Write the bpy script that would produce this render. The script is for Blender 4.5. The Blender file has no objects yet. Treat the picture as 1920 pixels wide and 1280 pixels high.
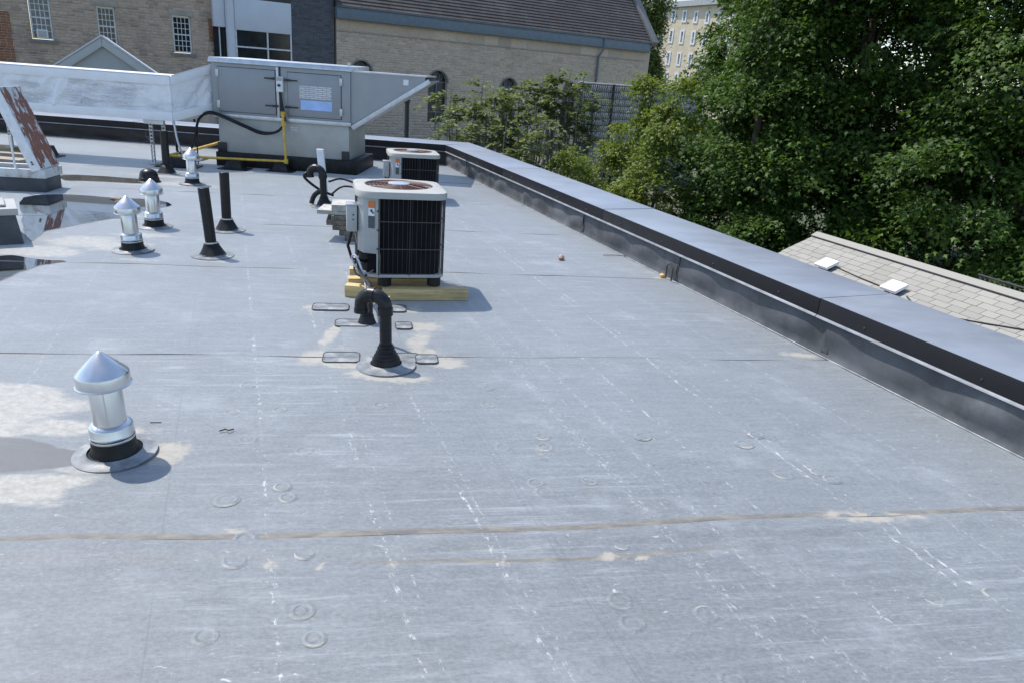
import bpy, bmesh, math, random
import numpy as np
from mathutils import Vector, Matrix

random.seed(7)
rng = np.random.default_rng(11)
R = math.radians
scene = bpy.context.scene
COL = scene.collection

# ------------------------------------------------------------------ camera
CAM_H = 1.62
PITCH, ROLL = R(19.57), R(4.2)
fw = np.array([0, math.cos(PITCH), -math.sin(PITCH)])
up0 = np.array([0, math.sin(PITCH), math.cos(PITCH)])
rt = math.cos(ROLL) * np.array([1., 0, 0]) + math.sin(ROLL) * up0
up = -math.sin(ROLL) * np.array([1., 0, 0]) + math.cos(ROLL) * up0
CAMP = np.array([0, 0, CAM_H])
FPX = 1920 * 26.0 / 36.0
cd = bpy.data.cameras.new('camera')
cam = bpy.data.objects.new('camera', cd)
COL.objects.link(cam)
cd.sensor_width = 36
cd.lens = 26
cd.clip_start = 0.05
cd.clip_end = 3000
m = Matrix(((rt[0], up[0], -fw[0], 0), (rt[1], up[1], -fw[1], 0), (rt[2], up[2], -fw[2], CAM_H), (0, 0, 0, 1)))
cam.matrix_world = m
scene.camera = cam

# ------------------------------------------------------------------ sky, sun, exposure
SUN = np.array([-0.50, 0.29, 1.0]); SUN /= np.linalg.norm(SUN)
world = bpy.data.worlds.new('World')
scene.world = world
world.use_nodes = True
wn = world.node_tree
wn.nodes.clear()
sky = wn.nodes.new('ShaderNodeTexSky')
sky.sky_type = 'NISHITA'
sky.sun_disc = False
sky.sun_elevation = math.asin(SUN[2])
sky.sun_rotation = math.atan2(SUN[0], SUN[1])
sky.air_density = 1.0
sky.dust_density = 0.7
bg = wn.nodes.new('ShaderNodeBackground')
bg.inputs['Strength'].default_value = 0.15
wo = wn.nodes.new('ShaderNodeOutputWorld')
wn.links.new(sky.outputs[0], bg.inputs[0])
wn.links.new(bg.outputs[0], wo.inputs[0])
sd = bpy.data.lights.new('sun', 'SUN')
sd.energy = 3.4
sd.angle = R(0.53)
sd.color = (1.0, 0.95, 0.87)
sun = bpy.data.objects.new('sun', sd)
COL.objects.link(sun)
sun.rotation_euler = Vector(SUN).to_track_quat('Z', 'Y').to_euler()
sun.location = (-10, 6, 20)
vs = scene.view_settings
vs.view_transform = 'Standard'
vs.look = 'None'
vs.gamma = 1
vs.exposure = 0.72
vs.use_curve_mapping = False
scene.render.engine = 'CYCLES'

# ------------------------------------------------------------------ pixel -> direction helpers
def ray(x, y):
    return fw + (x - 960) / FPX * rt - (y - 640) / FPX * up
def G(x, y, z=0.0):
    d = ray(x, y); return CAMP + d * ((z - CAM_H) / d[2])
def VY(x, y, Y):
    d = ray(x, y); return CAMP + d * (Y / d[1])
def PL(x, y, p, n):
    d = ray(x, y); return CAMP + d * (np.dot(np.array(p) - CAMP, n) / np.dot(d, n))

# ------------------------------------------------------------------ mesh helpers
class MB:
    def __init__(self, origin=(0, 0, 0)):
        self.v = []; self.f = []; self.o = np.array(origin, float)
    def add(self, vs_, fs):
        b = len(self.v)
        self.v.extend([tuple(float(c) for c in p) for p in vs_])
        self.f.extend([tuple(i + b for i in f) for f in fs])
        return self
    def box(self, c, s, rot=None):
        x, y, z = s[0] / 2, s[1] / 2, s[2] / 2
        p = [Vector(q) for q in ((-x, -y, -z), (x, -y, -z), (x, y, -z), (-x, y, -z), (-x, -y, z), (x, -y, z), (x, y, z), (-x, y, z))]
        if rot is not None: p = [rot @ q for q in p]
        return self.add([q + Vector(c) for q in p], [(0, 3, 2, 1), (4, 5, 6, 7), (0, 1, 5, 4), (1, 2, 6, 5), (2, 3, 7, 6), (3, 0, 4, 7)])
    def box2(self, a, b):
        return self.box([(a[i] + b[i]) / 2 for i in range(3)], [abs(b[i] - a[i]) for i in range(3)])
    def hexa(self, p):   # 4 bottom, 4 top
        return self.add(p, [(0, 3, 2, 1), (4, 5, 6, 7), (0, 1, 5, 4), (1, 2, 6, 5), (2, 3, 7, 6), (3, 0, 4, 7)])
    def quad(self, a, b, c, d):
        return self.add([a, b, c, d], [(0, 1, 2, 3)])
    def lathe(self, prof, n=28, c=(0, 0, 0), cap=True):
        vs_, fs = [], []
        for (r, z) in prof:
            for k in range(n):
                a = 2 * math.pi * k / n
                vs_.append((c[0] + r * math.cos(a), c[1] + r * math.sin(a), c[2] + z))
        for i in range(len(prof) - 1):
            for k in range(n):
                k2 = (k + 1) % n
                fs.append((i * n + k, i * n + k2, (i + 1) * n + k2, (i + 1) * n + k))
        if cap:
            fs.append(tuple(range(n))[::-1]); b = (len(prof) - 1) * n
            fs.append(tuple(range(b, b + n)))
        return self.add(vs_, fs)
    def tube(self, path, r, n=10, cap=True):
        P = [Vector(p) for p in path]; m_ = len(P)
        rr = [r] * m_ if isinstance(r, (int, float)) else r
        vs_, fs = [], []
        prev = None
        for i, p in enumerate(P):
            t = (P[min(i + 1, m_ - 1)] - P[max(i - 1, 0)]).normalized()
            if prev is None:
                ref = Vector((0, 0, 1)) if abs(t.z) < 0.9 else Vector((1, 0, 0))
                a = t.cross(ref).normalized()
            else:
                a = (prev - t * prev.dot(t)).normalized()
            prev = a; b = t.cross(a)
            for k in range(n):
                q = 2 * math.pi * k / n
                vs_.append(p + (a * math.cos(q) + b * math.sin(q)) * rr[i])
        for i in range(m_ - 1):
            for k in range(n):
                k2 = (k + 1) % n
                fs.append((i * n + k, i * n + k2, (i + 1) * n + k2, (i + 1) * n + k))
        if cap:
            fs.append(tuple(range(n))[::-1]); fs.append(tuple(range((m_ - 1) * n, m_ * n)))
        return self.add(vs_, fs)
    def prism(self, poly, z0, z1):
        n = len(poly)
        vs_ = [(p[0], p[1], z0) for p in poly] + [(p[0], p[1], z1) for p in poly]
        return self.add(vs_, [tuple(range(n))[::-1], tuple(range(n, 2 * n))] + [(i, (i + 1) % n, n + (i + 1) % n, n + i) for i in range(n)])
    def ext(self, poly, off):   # extrude any planar polygon by vector
        n = len(poly); off = np.array(off)
        vs_ = [tuple(p) for p in poly] + [tuple(np.array(p) + off) for p in poly]
        return self.add(vs_, [tuple(range(n)), tuple(range(n, 2 * n))[::-1]] + [((i + 1) % n, i, n + i, n + (i + 1) % n) for i in range(n)])
    def mesh(self, name, mat, smooth=False, bevel=0, seg=2):
        me = bpy.data.meshes.new(name)
        v = np.array(self.v, float) - self.o if len(self.v) else []
        me.from_pydata([tuple(p) for p in v], [], self.f)
        bm = bmesh.new(); bm.from_mesh(me)
        bmesh.ops.recalc_face_normals(bm, faces=bm.faces)
        if bevel:
            ed = [e for e in bm.edges if len(e.link_faces) == 2 and e.calc_face_angle(0) > 0.5]
            bmesh.ops.bevel(bm, geom=ed, offset=bevel, segments=seg, affect='EDGES', profile=0.6)
        bm.to_mesh(me); bm.free()
        if mat is not None: me.materials.append(mat)
        if smooth or bevel:
            me.polygons.foreach_set('use_smooth', [True] * len(me.polygons))
            me.set_sharp_from_angle(angle=R(38))
        return me
    def build(self, name, mat, parent=None, **k):
        return link(name, self.mesh(name, mat, **k), parent)

def link(name, me, parent=None, loc=None):
    o = bpy.data.objects.new(name, me)
    COL.objects.link(o)
    if parent is not None: o.parent = parent
    if loc is not None: o.location = loc
    return o
def thing(name, label, cat, loc=(0, 0, 0), rot=(0, 0, 0), group=None):
    o = link(name, None)
    o.empty_display_size = 0.1
    o.location = tuple(float(c) for c in loc); o.rotation_euler = rot
    return tag(o, label, cat, group)
def tag(o, label=None, cat=None, group=None, kind=None):
    if label: o['label'] = label
    if cat: o['category'] = cat
    if group: o['group'] = group
    if kind: o['kind'] = kind
    return o
def copy_tree(o, parent=None):
    c = o.copy(); COL.objects.link(c); c.parent = parent
    for ch in list(o.children): copy_tree(ch, c)
    return c
def fast_mesh(name, V, F, mat, cols=None, smooth=False):
    """V (n,3) array, F (m,k) index array"""
    me = bpy.data.meshes.new(name)
    n, k = F.shape
    me.vertices.add(len(V)); me.vertices.foreach_set('co', np.ascontiguousarray(V, dtype=np.float32).ravel())
    me.loops.add(n * k); me.loops.foreach_set('vertex_index', np.ascontiguousarray(F, dtype=np.int32).ravel())
    me.polygons.add(n); me.polygons.foreach_set('loop_start', np.arange(0, n * k, k, dtype=np.int32))
    me.update(calc_edges=True)
    if cols is not None:
        at = me.attributes.new('tint', 'FLOAT_COLOR', 'POINT')
        c4 = np.ones((len(V), 4), np.float32); c4[:, :3] = cols
        at.data.foreach_set('color', c4.ravel())
    if smooth: me.polygons.foreach_set('use_smooth', np.ones(n, bool))
    me.materials.append(mat)
    return me

# ------------------------------------------------------------------ materials
def nodes_of(name):
    mt = bpy.data.materials.new(name); mt.use_nodes = True
    nt = mt.node_tree
    return mt, nt, nt.nodes['Principled BSDF']
class NT:
    def __init__(s, nt): s.nt = nt
    def n(s, t, **k):
        nd = s.nt.nodes.new(t)
        for a, b in k.items(): setattr(nd, a, b)
        return nd
    def l(s, a, b): s.nt.links.new(a, b)
    def put(s, sock, v):
        if hasattr(v, 'is_output') or isinstance(v, bpy.types.NodeSocket): s.l(v, sock)
        else: sock.default_value = v
    def math(s, op, a, b=0.0, c=None, clamp=False):
        nd = s.n('ShaderNodeMath', operation=op, use_clamp=clamp)
        s.put(nd.inputs[0], a); s.put(nd.inputs[1], b)
        if c is not None: s.put(nd.inputs[2], c)
        return nd.outputs[0]
    def mix(s, f, a, b, blend='MIX'):
        nd = s.n('ShaderNodeMix', data_type='RGBA', blend_type=blend)
        s.put(nd.inputs[0], f)
        s.put(nd.inputs[6], a if not isinstance(a, tuple) else (*a[:3], 1)); s.put(nd.inputs[7], b if not isinstance(b, tuple) else (*b[:3], 1))
        return nd.outputs[2]
    def noise(s, vec, scale, detail=4, rough=0.55, dist=0.0):
        nd = s.n('ShaderNodeTexNoise')
        if vec is not None: s.l(vec, nd.inputs['Vector'])
        nd.inputs['Scale'].default_value = scale; nd.inputs['Detail'].default_value = detail
        nd.inputs['Roughness'].default_value = rough; nd.inputs['Distortion'].default_value = dist
        return nd.outputs[0]
    def ramp(s, f, a, b, clamp=True):   # smooth step
        nd = s.n('ShaderNodeMapRange', interpolation_type='SMOOTHSTEP')
        s.put(nd.inputs[0], f); nd.inputs[1].default_value = a; nd.inputs[2].default_value = b
        return nd.outputs[0]
    def scale(s, vec, x, y, z):
        nd = s.n('ShaderNodeMapping'); s.l(vec, nd.inputs[0]); nd.inputs['Scale'].default_value = (x, y, z)
        return nd.outputs[0]
    def attr(s, name, kind='GEOMETRY', out='Fac'):
        nd = s.n('ShaderNodeAttribute', attribute_name=name, attribute_type=kind); return nd.outputs[out]
    def bump(s, h, strength, dist, bsdf):
        nd = s.n('ShaderNodeBump'); nd.inputs['Strength'].default_value = strength; nd.inputs['Distance'].default_value = dist
        s.l(h, nd.inputs['Height']); s.l(nd.outputs[0], bsdf.inputs['Normal'])

def simple(name, col, rough=0.5, metal=0.0, var=0.12, scale=6.0, bump=0.0, bscale=60.0, stretch=(1, 1, 1), dirt=None, dirt_amt=0.0, spec=0.5, dscale=2.5):
    mt, nt, b = nodes_of(name); t = NT(nt)
    co = t.n('ShaderNodeTexCoord').outputs['Object']
    cs = t.scale(co, *stretch)
    n1 = t.noise(cs, scale, 5, 0.6)
    lo = tuple(max(0, c * (1 - var)) for c in col); hi = tuple(min(1, c * (1 + var)) for c in col)
    c = t.mix(t.ramp(n1, 0.3, 0.7), lo, hi)
    if dirt is not None:
        n2 = t.noise(co, dscale, 6, 0.65)
        c = t.mix(t.math('MULTIPLY', t.ramp(n2, 0.45, 0.72), dirt_amt), c, dirt)
    t.l(c, b.inputs['Base Color'])
    b.inputs['Metallic'].default_value = metal
    b.inputs['Specular IOR Level'].default_value = spec
    rn = t.noise(cs, scale * 2.3, 3)
    t.l(t.math('MULTIPLY_ADD', rn, 0.25, rough - 0.125, clamp=True), b.inputs['Roughness'])
    if bump:
        t.bump(t.noise(cs, bscale, 4), bump, 0.01, b)
    return mt

# directions on the roof
PD = np.array([-0.359, 0.934, 0.0]); PD /= np.linalg.norm(PD)     # along the right parapet, away from the camera
PN = np.array([-PD[1], PD[0], 0.0])                                # parapet's inward normal
SL = 0.185                                                         # slope of the membrane seams in plan
BASE_P = G(1200, 494)

def membrane_material(name, wall=False):
    mt, nt, b = nodes_of(name); t = NT(nt)
    pos = t.n('ShaderNodeNewGeometry').outputs['Position']
    def dot(vx, vy):
        nd = t.n('ShaderNodeVectorMath', operation='DOT_PRODUCT'); t.l(pos, nd.inputs[0]); nd.inputs[1].default_value = (vx, vy, 0); return nd.outputs['Value']
    # s: distance across (constant along parapet direction), tt: along the parapet direction
    s = dot(-PN[0], -PN[1]); tt = dot(-math.sin(math.atan(SL)), math.cos(math.atan(SL)))
    cb = t.n('ShaderNodeCombineXYZ'); t.l(s, cb.inputs[0]); t.l(tt, cb.inputs[1]); st = cb.outputs[0]
    base = (0.132, 0.146, 0.154)
    big = t.noise(st, 0.7, 5, 0.6)
    c = t.mix(t.ramp(big, 0.3, 0.72), tuple(x * 0.86 for x in base), tuple(x * 1.13 for x in base))
    # fine grain running along the seams
    g1 = t.noise(t.scale(st, 34, 170, 1), 1.0, 6, 0.8)
    g2 = t.noise(t.scale(st, 3.5, 24, 1), 1.0, 7, 0.8)
    grain = t.math('ADD', t.math('MULTIPLY', g1, 0.6), t.math('MULTIPLY', g2, 0.4))
    c = t.mix(t.ramp(grain, 0.34, 0.68), t.mix(1.0, c, (0.76, 0.765, 0.78), 'MULTIPLY'), t.mix(0.10, c, (0.60, 0.64, 0.67)))
    md = t.noise(t.scale(st, 9, 13, 1), 1.0, 10, 0.82, 0.5)
    c = t.mix(t.math('MULTIPLY', t.ramp(md, 0.44, 0.62), 0.30), c, t.mix(1.0, c, (0.60, 0.60, 0.60), 'MULTIPLY'))
    mt_n = t.noise(st, 55, 3, 0.8)
    c = t.mix(t.math('MULTIPLY', t.ramp(mt_n, 0.35, 0.75), 0.25), c, (0.33, 0.35, 0.385))
    # chalky clouds
    cl = t.noise(st, 1.9, 8, 0.72)
    c = t.mix(t.math('MULTIPLY', t.ramp(cl, 0.5, 0.75), 0.24), c, (0.44, 0.47, 0.50))
    sm = t.noise(t.scale(st, 1.6, 26, 1), 1.0, 8, 0.78, 0.3)
    smg = t.noise(st, 0.45, 3)
    c = t.mix(t.math('MULTIPLY', t.math('MULTIPLY', t.ramp(sm, 0.50, 0.72), t.ramp(smg, 0.40, 0.60)), 0.42), c, (0.47, 0.50, 0.53))
    hs = t.noise(t.scale(st, 16, 210, 1), 1.0, 4, 0.8)
    c = t.mix(t.math('MULTIPLY', t.ramp(hs, 0.60, 0.72), 0.40), c, (0.42, 0.44, 0.47))
    c = t.mix(t.math('MULTIPLY', t.ramp(hs, 0.40, 0.28), 0.45), c, (0.085, 0.092, 0.105))
    ds = t.noise(st, 75, 2, 0.6)
    c = t.mix(t.math('MULTIPLY', t.ramp(ds, 0.70, 0.78), 0.6), c, (0.09, 0.09, 0.09))
    # chalk flecks
    fl = t.noise(t.scale(st, 24, 46, 1), 1.0, 6, 0.8, 0.6)
    fm = t.noise(st, 1.1, 3)
    fv = t.math('MULTIPLY', t.ramp(fl, 0.60, 0.70), t.ramp(fm, 0.34, 0.60))
    c = t.mix(t.math('MULTIPLY', fv, 0.62), c, (0.66, 0.67, 0.66))
    # roll marks along the parapet direction
    ln = t.n('ShaderNodeTexNoise', noise_dimensions='1D'); t.l(t.math('ADD', s, t.math('MULTIPLY', t.noise(st, 1.2, 2), 0.03)), ln.inputs['W'])
    ln.inputs['Scale'].default_value = 9.0; ln.inputs['Detail'].default_value = 3.0
    lm = t.noise(t.scale(st, 70, 30, 1), 1.0, 4, 0.75)
    lv = t.math('MULTIPLY', t.ramp(ln.outputs[0], 0.66, 0.72), t.ramp(lm, 0.52, 0.66))
    c = t.mix(t.math('MULTIPLY', lv, 0.38), c, (0.6, 0.62, 0.63))
    # the strong chalk lines seen in the photograph
    sj = t.math('ADD', s, t.math('MULTIPLY', t.math('SUBTRACT', t.noise(st, 9, 3), 0.5), 0.035))
    acc = None
    lines = [(515, 1120, .012, .8), (728, 1050, .012, .8), (938, 1060, .011, .8), (1690, 1020, .013, 1.0), (1528, 1045, .010, .8), (1330, 745, .010, .8), (660, 760, .007, .5), (1180, 880, .007, .5), (1380, 960, .006, .45)]
    for (px, py, w, a) in lines:
        s0 = float(-np.dot(PN, G(px, py)))
        d = t.math('ABSOLUTE', t.math('SUBTRACT', sj, s0))
        v = t.math('MULTIPLY', t.math('SUBTRACT', 1.0, t.ramp(d, w * 0.25, w * 1.15)), a)
        acc = v if acc is None else t.math('MAXIMUM', acc, v)
    dm = t.math('ADD', t.noise(t.scale(st, 60, 26, 1), 1.0, 3, 0.7), t.math('MULTIPLY', t.noise(t.scale(st, 4, 1.8, 1), 1.0, 3), 0.35))
    acc = t.math('MULTIPLY', acc, t.ramp(dm, 0.71, 0.85))
    c = t.mix(t.math('MULTIPLY', acc, 0.62), c, (0.70, 0.69, 0.66))
    # thin dark lap lines
    acc = None
    for (px, py, w) in [(302, 1012, .0035), (1000, 972, .003), (1012, 970, .0025)]:
        s0 = float(-np.dot(PN, G(px, py)))
        d = t.math('ABSOLUTE', t.math('SUBTRACT', s, s0))
        v = t.math('SUBTRACT', 1.0, t.ramp(d, w * 0.5, w))
        acc = v if acc is None else t.math('MAXIMUM', acc, v)
    acc = t.math('MULTIPLY', acc, t.ramp(t.noise(st, 1.4, 2), 0.42, 0.5))
    c = t.mix(t.math('MULTIPLY', acc, 0.42), c, (0.09, 0.10, 0.115))
    # dirt caught at seams (vertex attribute: closeness to the lap)
    sd_ = t.attr('seam_dirt')
    dn = t.noise(t.scale(st, 9, 30, 1), 1.0, 6, 0.75)
    dl = t.noise(st, 0.55, 2)
    dv = t.ramp(t.math('MULTIPLY', sd_, t.math('MULTIPLY_ADD', dn, 1.7, t.math('MULTIPLY', dl, 0.8))), 0.55, 1.0)
    c = t.mix(t.math('MULTIPLY', dv, 0.85), c, t.mix(t.ramp(dn, 0.35, 0.7), (0.085, 0.075, 0.058), (0.235, 0.205, 0.155)))
    # water-borne sediment (vertex attribute with a noisy edge)
    sa = t.attr('sediment')
    sn = t.noise(t.scale(st, 3.2, 7.5, 1), 1.0, 9, 0.78, 0.3)
    sv = t.ramp(t.math('ADD', sa, t.math('MULTIPLY', t.math('SUBTRACT', sn, 0.5), 1.7)), 0.45, 0.82)
    c = t.mix(t.math('MULTIPLY', sv, 0.85), c, t.mix(t.ramp(t.noise(st, 22, 6, 0.8), 0.35, 0.68), (0.25, 0.235, 0.205), (0.42, 0.40, 0.35)))
    wa = t.attr('damp')
    wv = t.ramp(t.math('ADD', wa, t.math('MULTIPLY', t.math('SUBTRACT', sn, 0.5), 0.7)), 0.42, 0.52)
    c = t.mix(t.math('MULTIPLY', wv, 0.85), c, (0.085, 0.078, 0.073))
    ta = t.attr('tan')
    tn = t.noise(st, 17, 6, 0.75)
    tv = t.ramp(t.math('ADD', ta, t.math('MULTIPLY', t.math('SUBTRACT', tn, 0.5), 2.0)), 0.25, 0.85)
    c = t.mix(t.math('MULTIPLY', tv, 0.8), c, t.mix(tn, (0.25, 0.225, 0.18), (0.44, 0.40, 0.33)))
    t.l(c, b.inputs['Base Color'])
    b.inputs['Specular IOR Level'].default_value = 0.45
    b.inputs['Sheen Weight'].default_value = 0.60
    b.inputs['Sheen Roughness'].default_value = 0.45
    b.inputs['Sheen Tint'].default_value = (0.98, 0.98, 0.98, 1)
    rr = t.math('MULTIPLY_ADD', grain, 0.2, 0.48)
    t.l(t.math('SUBTRACT', rr, t.math('MULTIPLY', wv, 0.12)), b.inputs['Roughness'])
    h = t.math('ADD', t.math('MULTIPLY', grain, 0.35), t.math('MULTIPLY', t.noise(st, 2.2, 3), 3.0))
    h = t.math('ADD', h, t.math('MULTIPLY', t.noise(t.scale(st, 1.0, 5.0, 1), 1.0, 3), 1.5))
    t.bump(h, 0.30, 0.012, b)
    return mt

M = {}
M['membrane'] = membrane_material('roof membrane')
M['flashing'] = simple('black rubber flashing', (0.078, 0.082, 0.090), 0.58, spec=0.3, var=0.3, scale=3, bump=0.25, bscale=7, dirt=(0.20, 0.205, 0.21), dirt_amt=0.6, dscale=1.7)
M['flashing_shaded'] = simple('shade-toned flashing', (0.014, 0.014, 0.018), 0.45, var=0.3, scale=3, spec=0.35, dirt=(0.04, 0.04, 0.045), dirt_amt=0.4, dscale=1.5)  # darker copy of the flashing; the far parapet's shade is put into its colour
M['patch'] = simple('grey rubber patch', (0.16, 0.175, 0.19), 0.5, var=0.3, scale=14, dirt=(0.36, 0.36, 0.35), dirt_amt=0.75, dscale=9)
M['seam_line'] = simple('seam sealant', (0.10, 0.085, 0.075), 0.6, var=0.4, scale=3, dirt=(0.2, 0.17, 0.13), dirt_amt=0.8, dscale=2)
M['patch_edge'] = simple('patch edge caulk', (0.05, 0.05, 0.052), 0.5)
M['coping'] = simple('slate blue metal coping', (0.25, 0.278, 0.325), 0.40, metal=0.25, var=0.10, scale=1.2, stretch=(1, 2.5, 1), dirt=(0.33, 0.36, 0.41), dirt_amt=0.45, dscale=2, bump=0.12, bscale=2.5)
M['coping_face'] = simple('charcoal metal fascia', (0.011, 0.011, 0.014), 0.45, metal=0.0, spec=0.3, var=0.12, scale=3)
M['termbar'] = simple('aluminium termination bar', (0.26, 0.27, 0.29), 0.5, metal=0.4, var=0.2, scale=9)
M['weldline'] = simple('chalked membrane edge', (0.36, 0.37, 0.385), 0.5, var=0.3, scale=12)
M['galv'] = simple('galvanised sheet', (0.50, 0.52, 0.55), 0.38, metal=0.75, var=0.12, scale=7, bump=0.04, bscale=12)
M['bright_metal'] = simple('bright aluminium', (0.66, 0.655, 0.65), 0.31, metal=0.97, var=0.06, scale=9, stretch=(1, 1, 0.15), bump=0.05, bscale=14)
M['rubber'] = simple('black rubber', (0.009, 0.009, 0.010), 0.5, var=0.3, scale=12, spec=0.3, dirt=(0.06, 0.057, 0.052), dirt_amt=0.3, dscale=8)
M['abs'] = simple('black plastic pipe', (0.008, 0.0085, 0.010), 0.36, var=0.25, scale=10, spec=0.35, dirt=(0.05, 0.047, 0.042), dirt_amt=0.2, dscale=12)
M['clamp'] = simple('steel clamp', (0.55, 0.55, 0.56), 0.35, metal=0.9)
M['ahu'] = simple('grey painted cabinet', (0.31, 0.325, 0.34), 0.45, metal=0.25, var=0.05, scale=2.5, dirt=(0.27, 0.28, 0.29), dirt_amt=0.35, dscale=1.7)
M['ahu_door'] = simple('grey painted access door', (0.265, 0.28, 0.30), 0.42, metal=0.25, var=0.05, scale=2.0)
M['ahu_curb'] = simple('weathered curb sheet', (0.40, 0.40, 0.385), 0.5, metal=0.25, var=0.1, scale=2.4, dirt=(0.33, 0.27, 0.2), dirt_amt=0.35, dscale=1.3)
M['black_metal'] = simple('black metal', (0.018, 0.018, 0.020), 0.45)
M['white_paint'] = simple('white paint', (0.72, 0.73, 0.74), 0.45, var=0.08, scale=12)
M['old_white'] = simple('dirty chipped white paint', (0.60, 0.60, 0.585), 0.55, var=0.1, scale=8, dirt=(0.22, 0.13, 0.09), dirt_amt=0.85, dscale=7)
M['yellow'] = simple('yellow gas pipe paint', (0.62, 0.40, 0.055), 0.45, var=0.18, scale=14, dirt=(0.3, 0.2, 0.08), dirt_amt=0.3, dscale=8)
M['blue_label'] = simple('blue sticker', (0.36, 0.53, 0.86), 0.35, var=0.15, scale=3)
M['orange_label'] = simple('orange sticker', (0.55, 0.15, 0.03), 0.45)
M['dark_label'] = simple('dark sticker', (0.055, 0.07, 0.085), 0.45)
M['timber'] = simple('weathered softwood', (0.55, 0.40, 0.18), 0.65, var=0.25, scale=4, stretch=(1, 14, 14), bump=0.2, bscale=8, dirt=(0.24, 0.17, 0.1), dirt_amt=0.4, dscale=6)
M['timber_grey'] = simple('grey old planks', (0.33, 0.29, 0.23), 0.75, var=0.3, scale=5, stretch=(1, 10, 10), bump=0.2, bscale=9)
M['concrete'] = simple('grey paver', (0.40, 0.39, 0.36), 0.8, var=0.22, scale=18, bump=0.3, bscale=40, dirt=(0.14, 0.12, 0.09), dirt_amt=0.55, dscale=7)
M['paver_dark'] = simple('stained paver', (0.17, 0.145, 0.115), 0.85, var=0.35, scale=22, bump=0.4, bscale=45)
M['cream_metal'] = simple('cream enamel', (0.38, 0.375, 0.345), 0.42, var=0.07, scale=6, dirt=(0.4, 0.36, 0.28), dirt_amt=0.4, dscale=4)
M['panel_metal'] = simple('grey enamel panel', (0.37, 0.38, 0.38), 0.4, metal=0.15, var=0.08, scale=5, dirt=(0.34, 0.33, 0.31), dirt_amt=0.35, dscale=6)
M['coil'] = simple('coil fins', (0.007, 0.007, 0.009), 0.7, var=0.5, scale=3, spec=0.15, dirt=(0.018, 0.012, 0.010), dirt_amt=0.4, dscale=3)
M['wire_grille'] = simple('dark wire', (0.022, 0.022, 0.026), 0.5, metal=0.0)
M['rust_wire'] = simple('rusty wire', (0.10, 0.07, 0.05), 0.6)
M['fan_guard'] = simple('brown fan guard', (0.13, 0.065, 0.05), 0.55, var=0.3, scale=12)
M['dusty'] = simple('dusty service cavity', (0.19, 0.165, 0.13), 0.8, var=0.5, scale=26)
M['blob'] = simple('dried pink debris', (0.38, 0.24, 0.19), 0.7, var=0.4, scale=30)
M['leafdry'] = simple('dry leaf', (0.33, 0.20, 0.11), 0.7, var=0.3, scale=20)
M['caulk_yellow'] = simple('yellow caulk blob', (0.62, 0.40, 0.12), 0.6, var=0.3, scale=30)

def wrap_material():
    mt, nt, b = nodes_of('white duct wrap'); t = NT(nt)
    co = t.n('ShaderNodeTexCoord').outputs['Object']
    n1 = t.noise(co, 3, 4)
    t.l(t.mix(n1, (0.72, 0.73, 0.75), (0.82, 0.83, 0.84)), b.inputs['Base Color'])
    b.inputs['Roughness'].default_value = 0.38
    mp = t.n('ShaderNodeMapping'); t.l(co, mp.inputs[0]); mp.inputs['Rotation'].default_value = (0, R(52), 0); mp.inputs['Scale'].default_value = (1.0, 1, 5.5)
    w1 = t.noise(mp.outputs[0], 1.7, 5, 0.62, 0.9)
    rid = t.math('SUBTRACT', 1.0, t.math('ABSOLUTE', t.math('MULTIPLY_ADD', w1, 5.0, -2.5)), clamp=True)
    w2 = t.noise(co, 6, 5, 0.6, 0.6)
    h = t.math('ADD', t.math('MULTIPLY', rid, t.ramp(t.noise(co, 1.3, 2), 0.4, 0.6)), t.math('MULTIPLY', w2, 0.9))
    t.bump(h, 0.8, 0.045, b)
    return mt
M['wrap'] = wrap_material()
M['wrap_tape'] = simple('white tape', (0.76, 0.77, 0.79), 0.35, var=0.04, scale=4)

def peel_material():
    mt, nt, b = nodes_of('peeling white paint on rust'); t = NT(nt)
    co = t.n('ShaderNodeTexCoord').outputs['Object']
    n1 = t.noise(t.scale(co, 9, 9, 2.6), 1.0, 8, 0.72, 0.4)
    band = t.noise(t.scale(co, 1.0, 1.0, 3.2), 1.0, 2)
    m_ = t.ramp(t.math('ADD', t.math('MULTIPLY', n1, 0.9), t.math('MULTIPLY', band, 0.55)), 0.715, 0.755)
    rust = t.mix(t.noise(co, 22, 5), (0.16, 0.06, 0.035), (0.30, 0.125, 0.075))
    t.l(t.mix(m_, rust, (0.64, 0.64, 0.62)), b.inputs['Base Color'])
    b.inputs['Roughness'].default_value = 0.65
    t.bump(m_, 0.6, 0.004, b)
    return mt
M['peel'] = peel_material()

def print_material():
    mt, nt, b = nodes_of('printed label'); t = NT(nt)
    co = t.n('ShaderNodeTexCoord').outputs['Object']
    br = t.n('ShaderNodeTexBrick'); 
    rot = t.n('ShaderNodeMapping'); t.l(co, rot.inputs[0]); rot.inputs['Rotation'].default_value = (R(90), 0, 0)
    t.l(rot.outputs[0], br.inputs['Vector'])
    br.inputs['Color1'].default_value = (0.7, 0.7, 0.7, 1); br.inputs['Color2'].default_value = (0.58, 0.58, 0.6, 1); br.inputs['Mortar'].default_value = (0.33, 0.34, 0.36, 1)
    br.inputs['Scale'].default_value = 1; br.inputs['Brick Width'].default_value = 0.13; br.inputs['Row Height'].default_value = 0.028; br.inputs['Mortar Size'].default_value = 0.007
    t.l(br.outputs[0], b.inputs['Base Color']); b.inputs['Roughness'].default_value = 0.4
    return mt
M['print'] = print_material()

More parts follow.
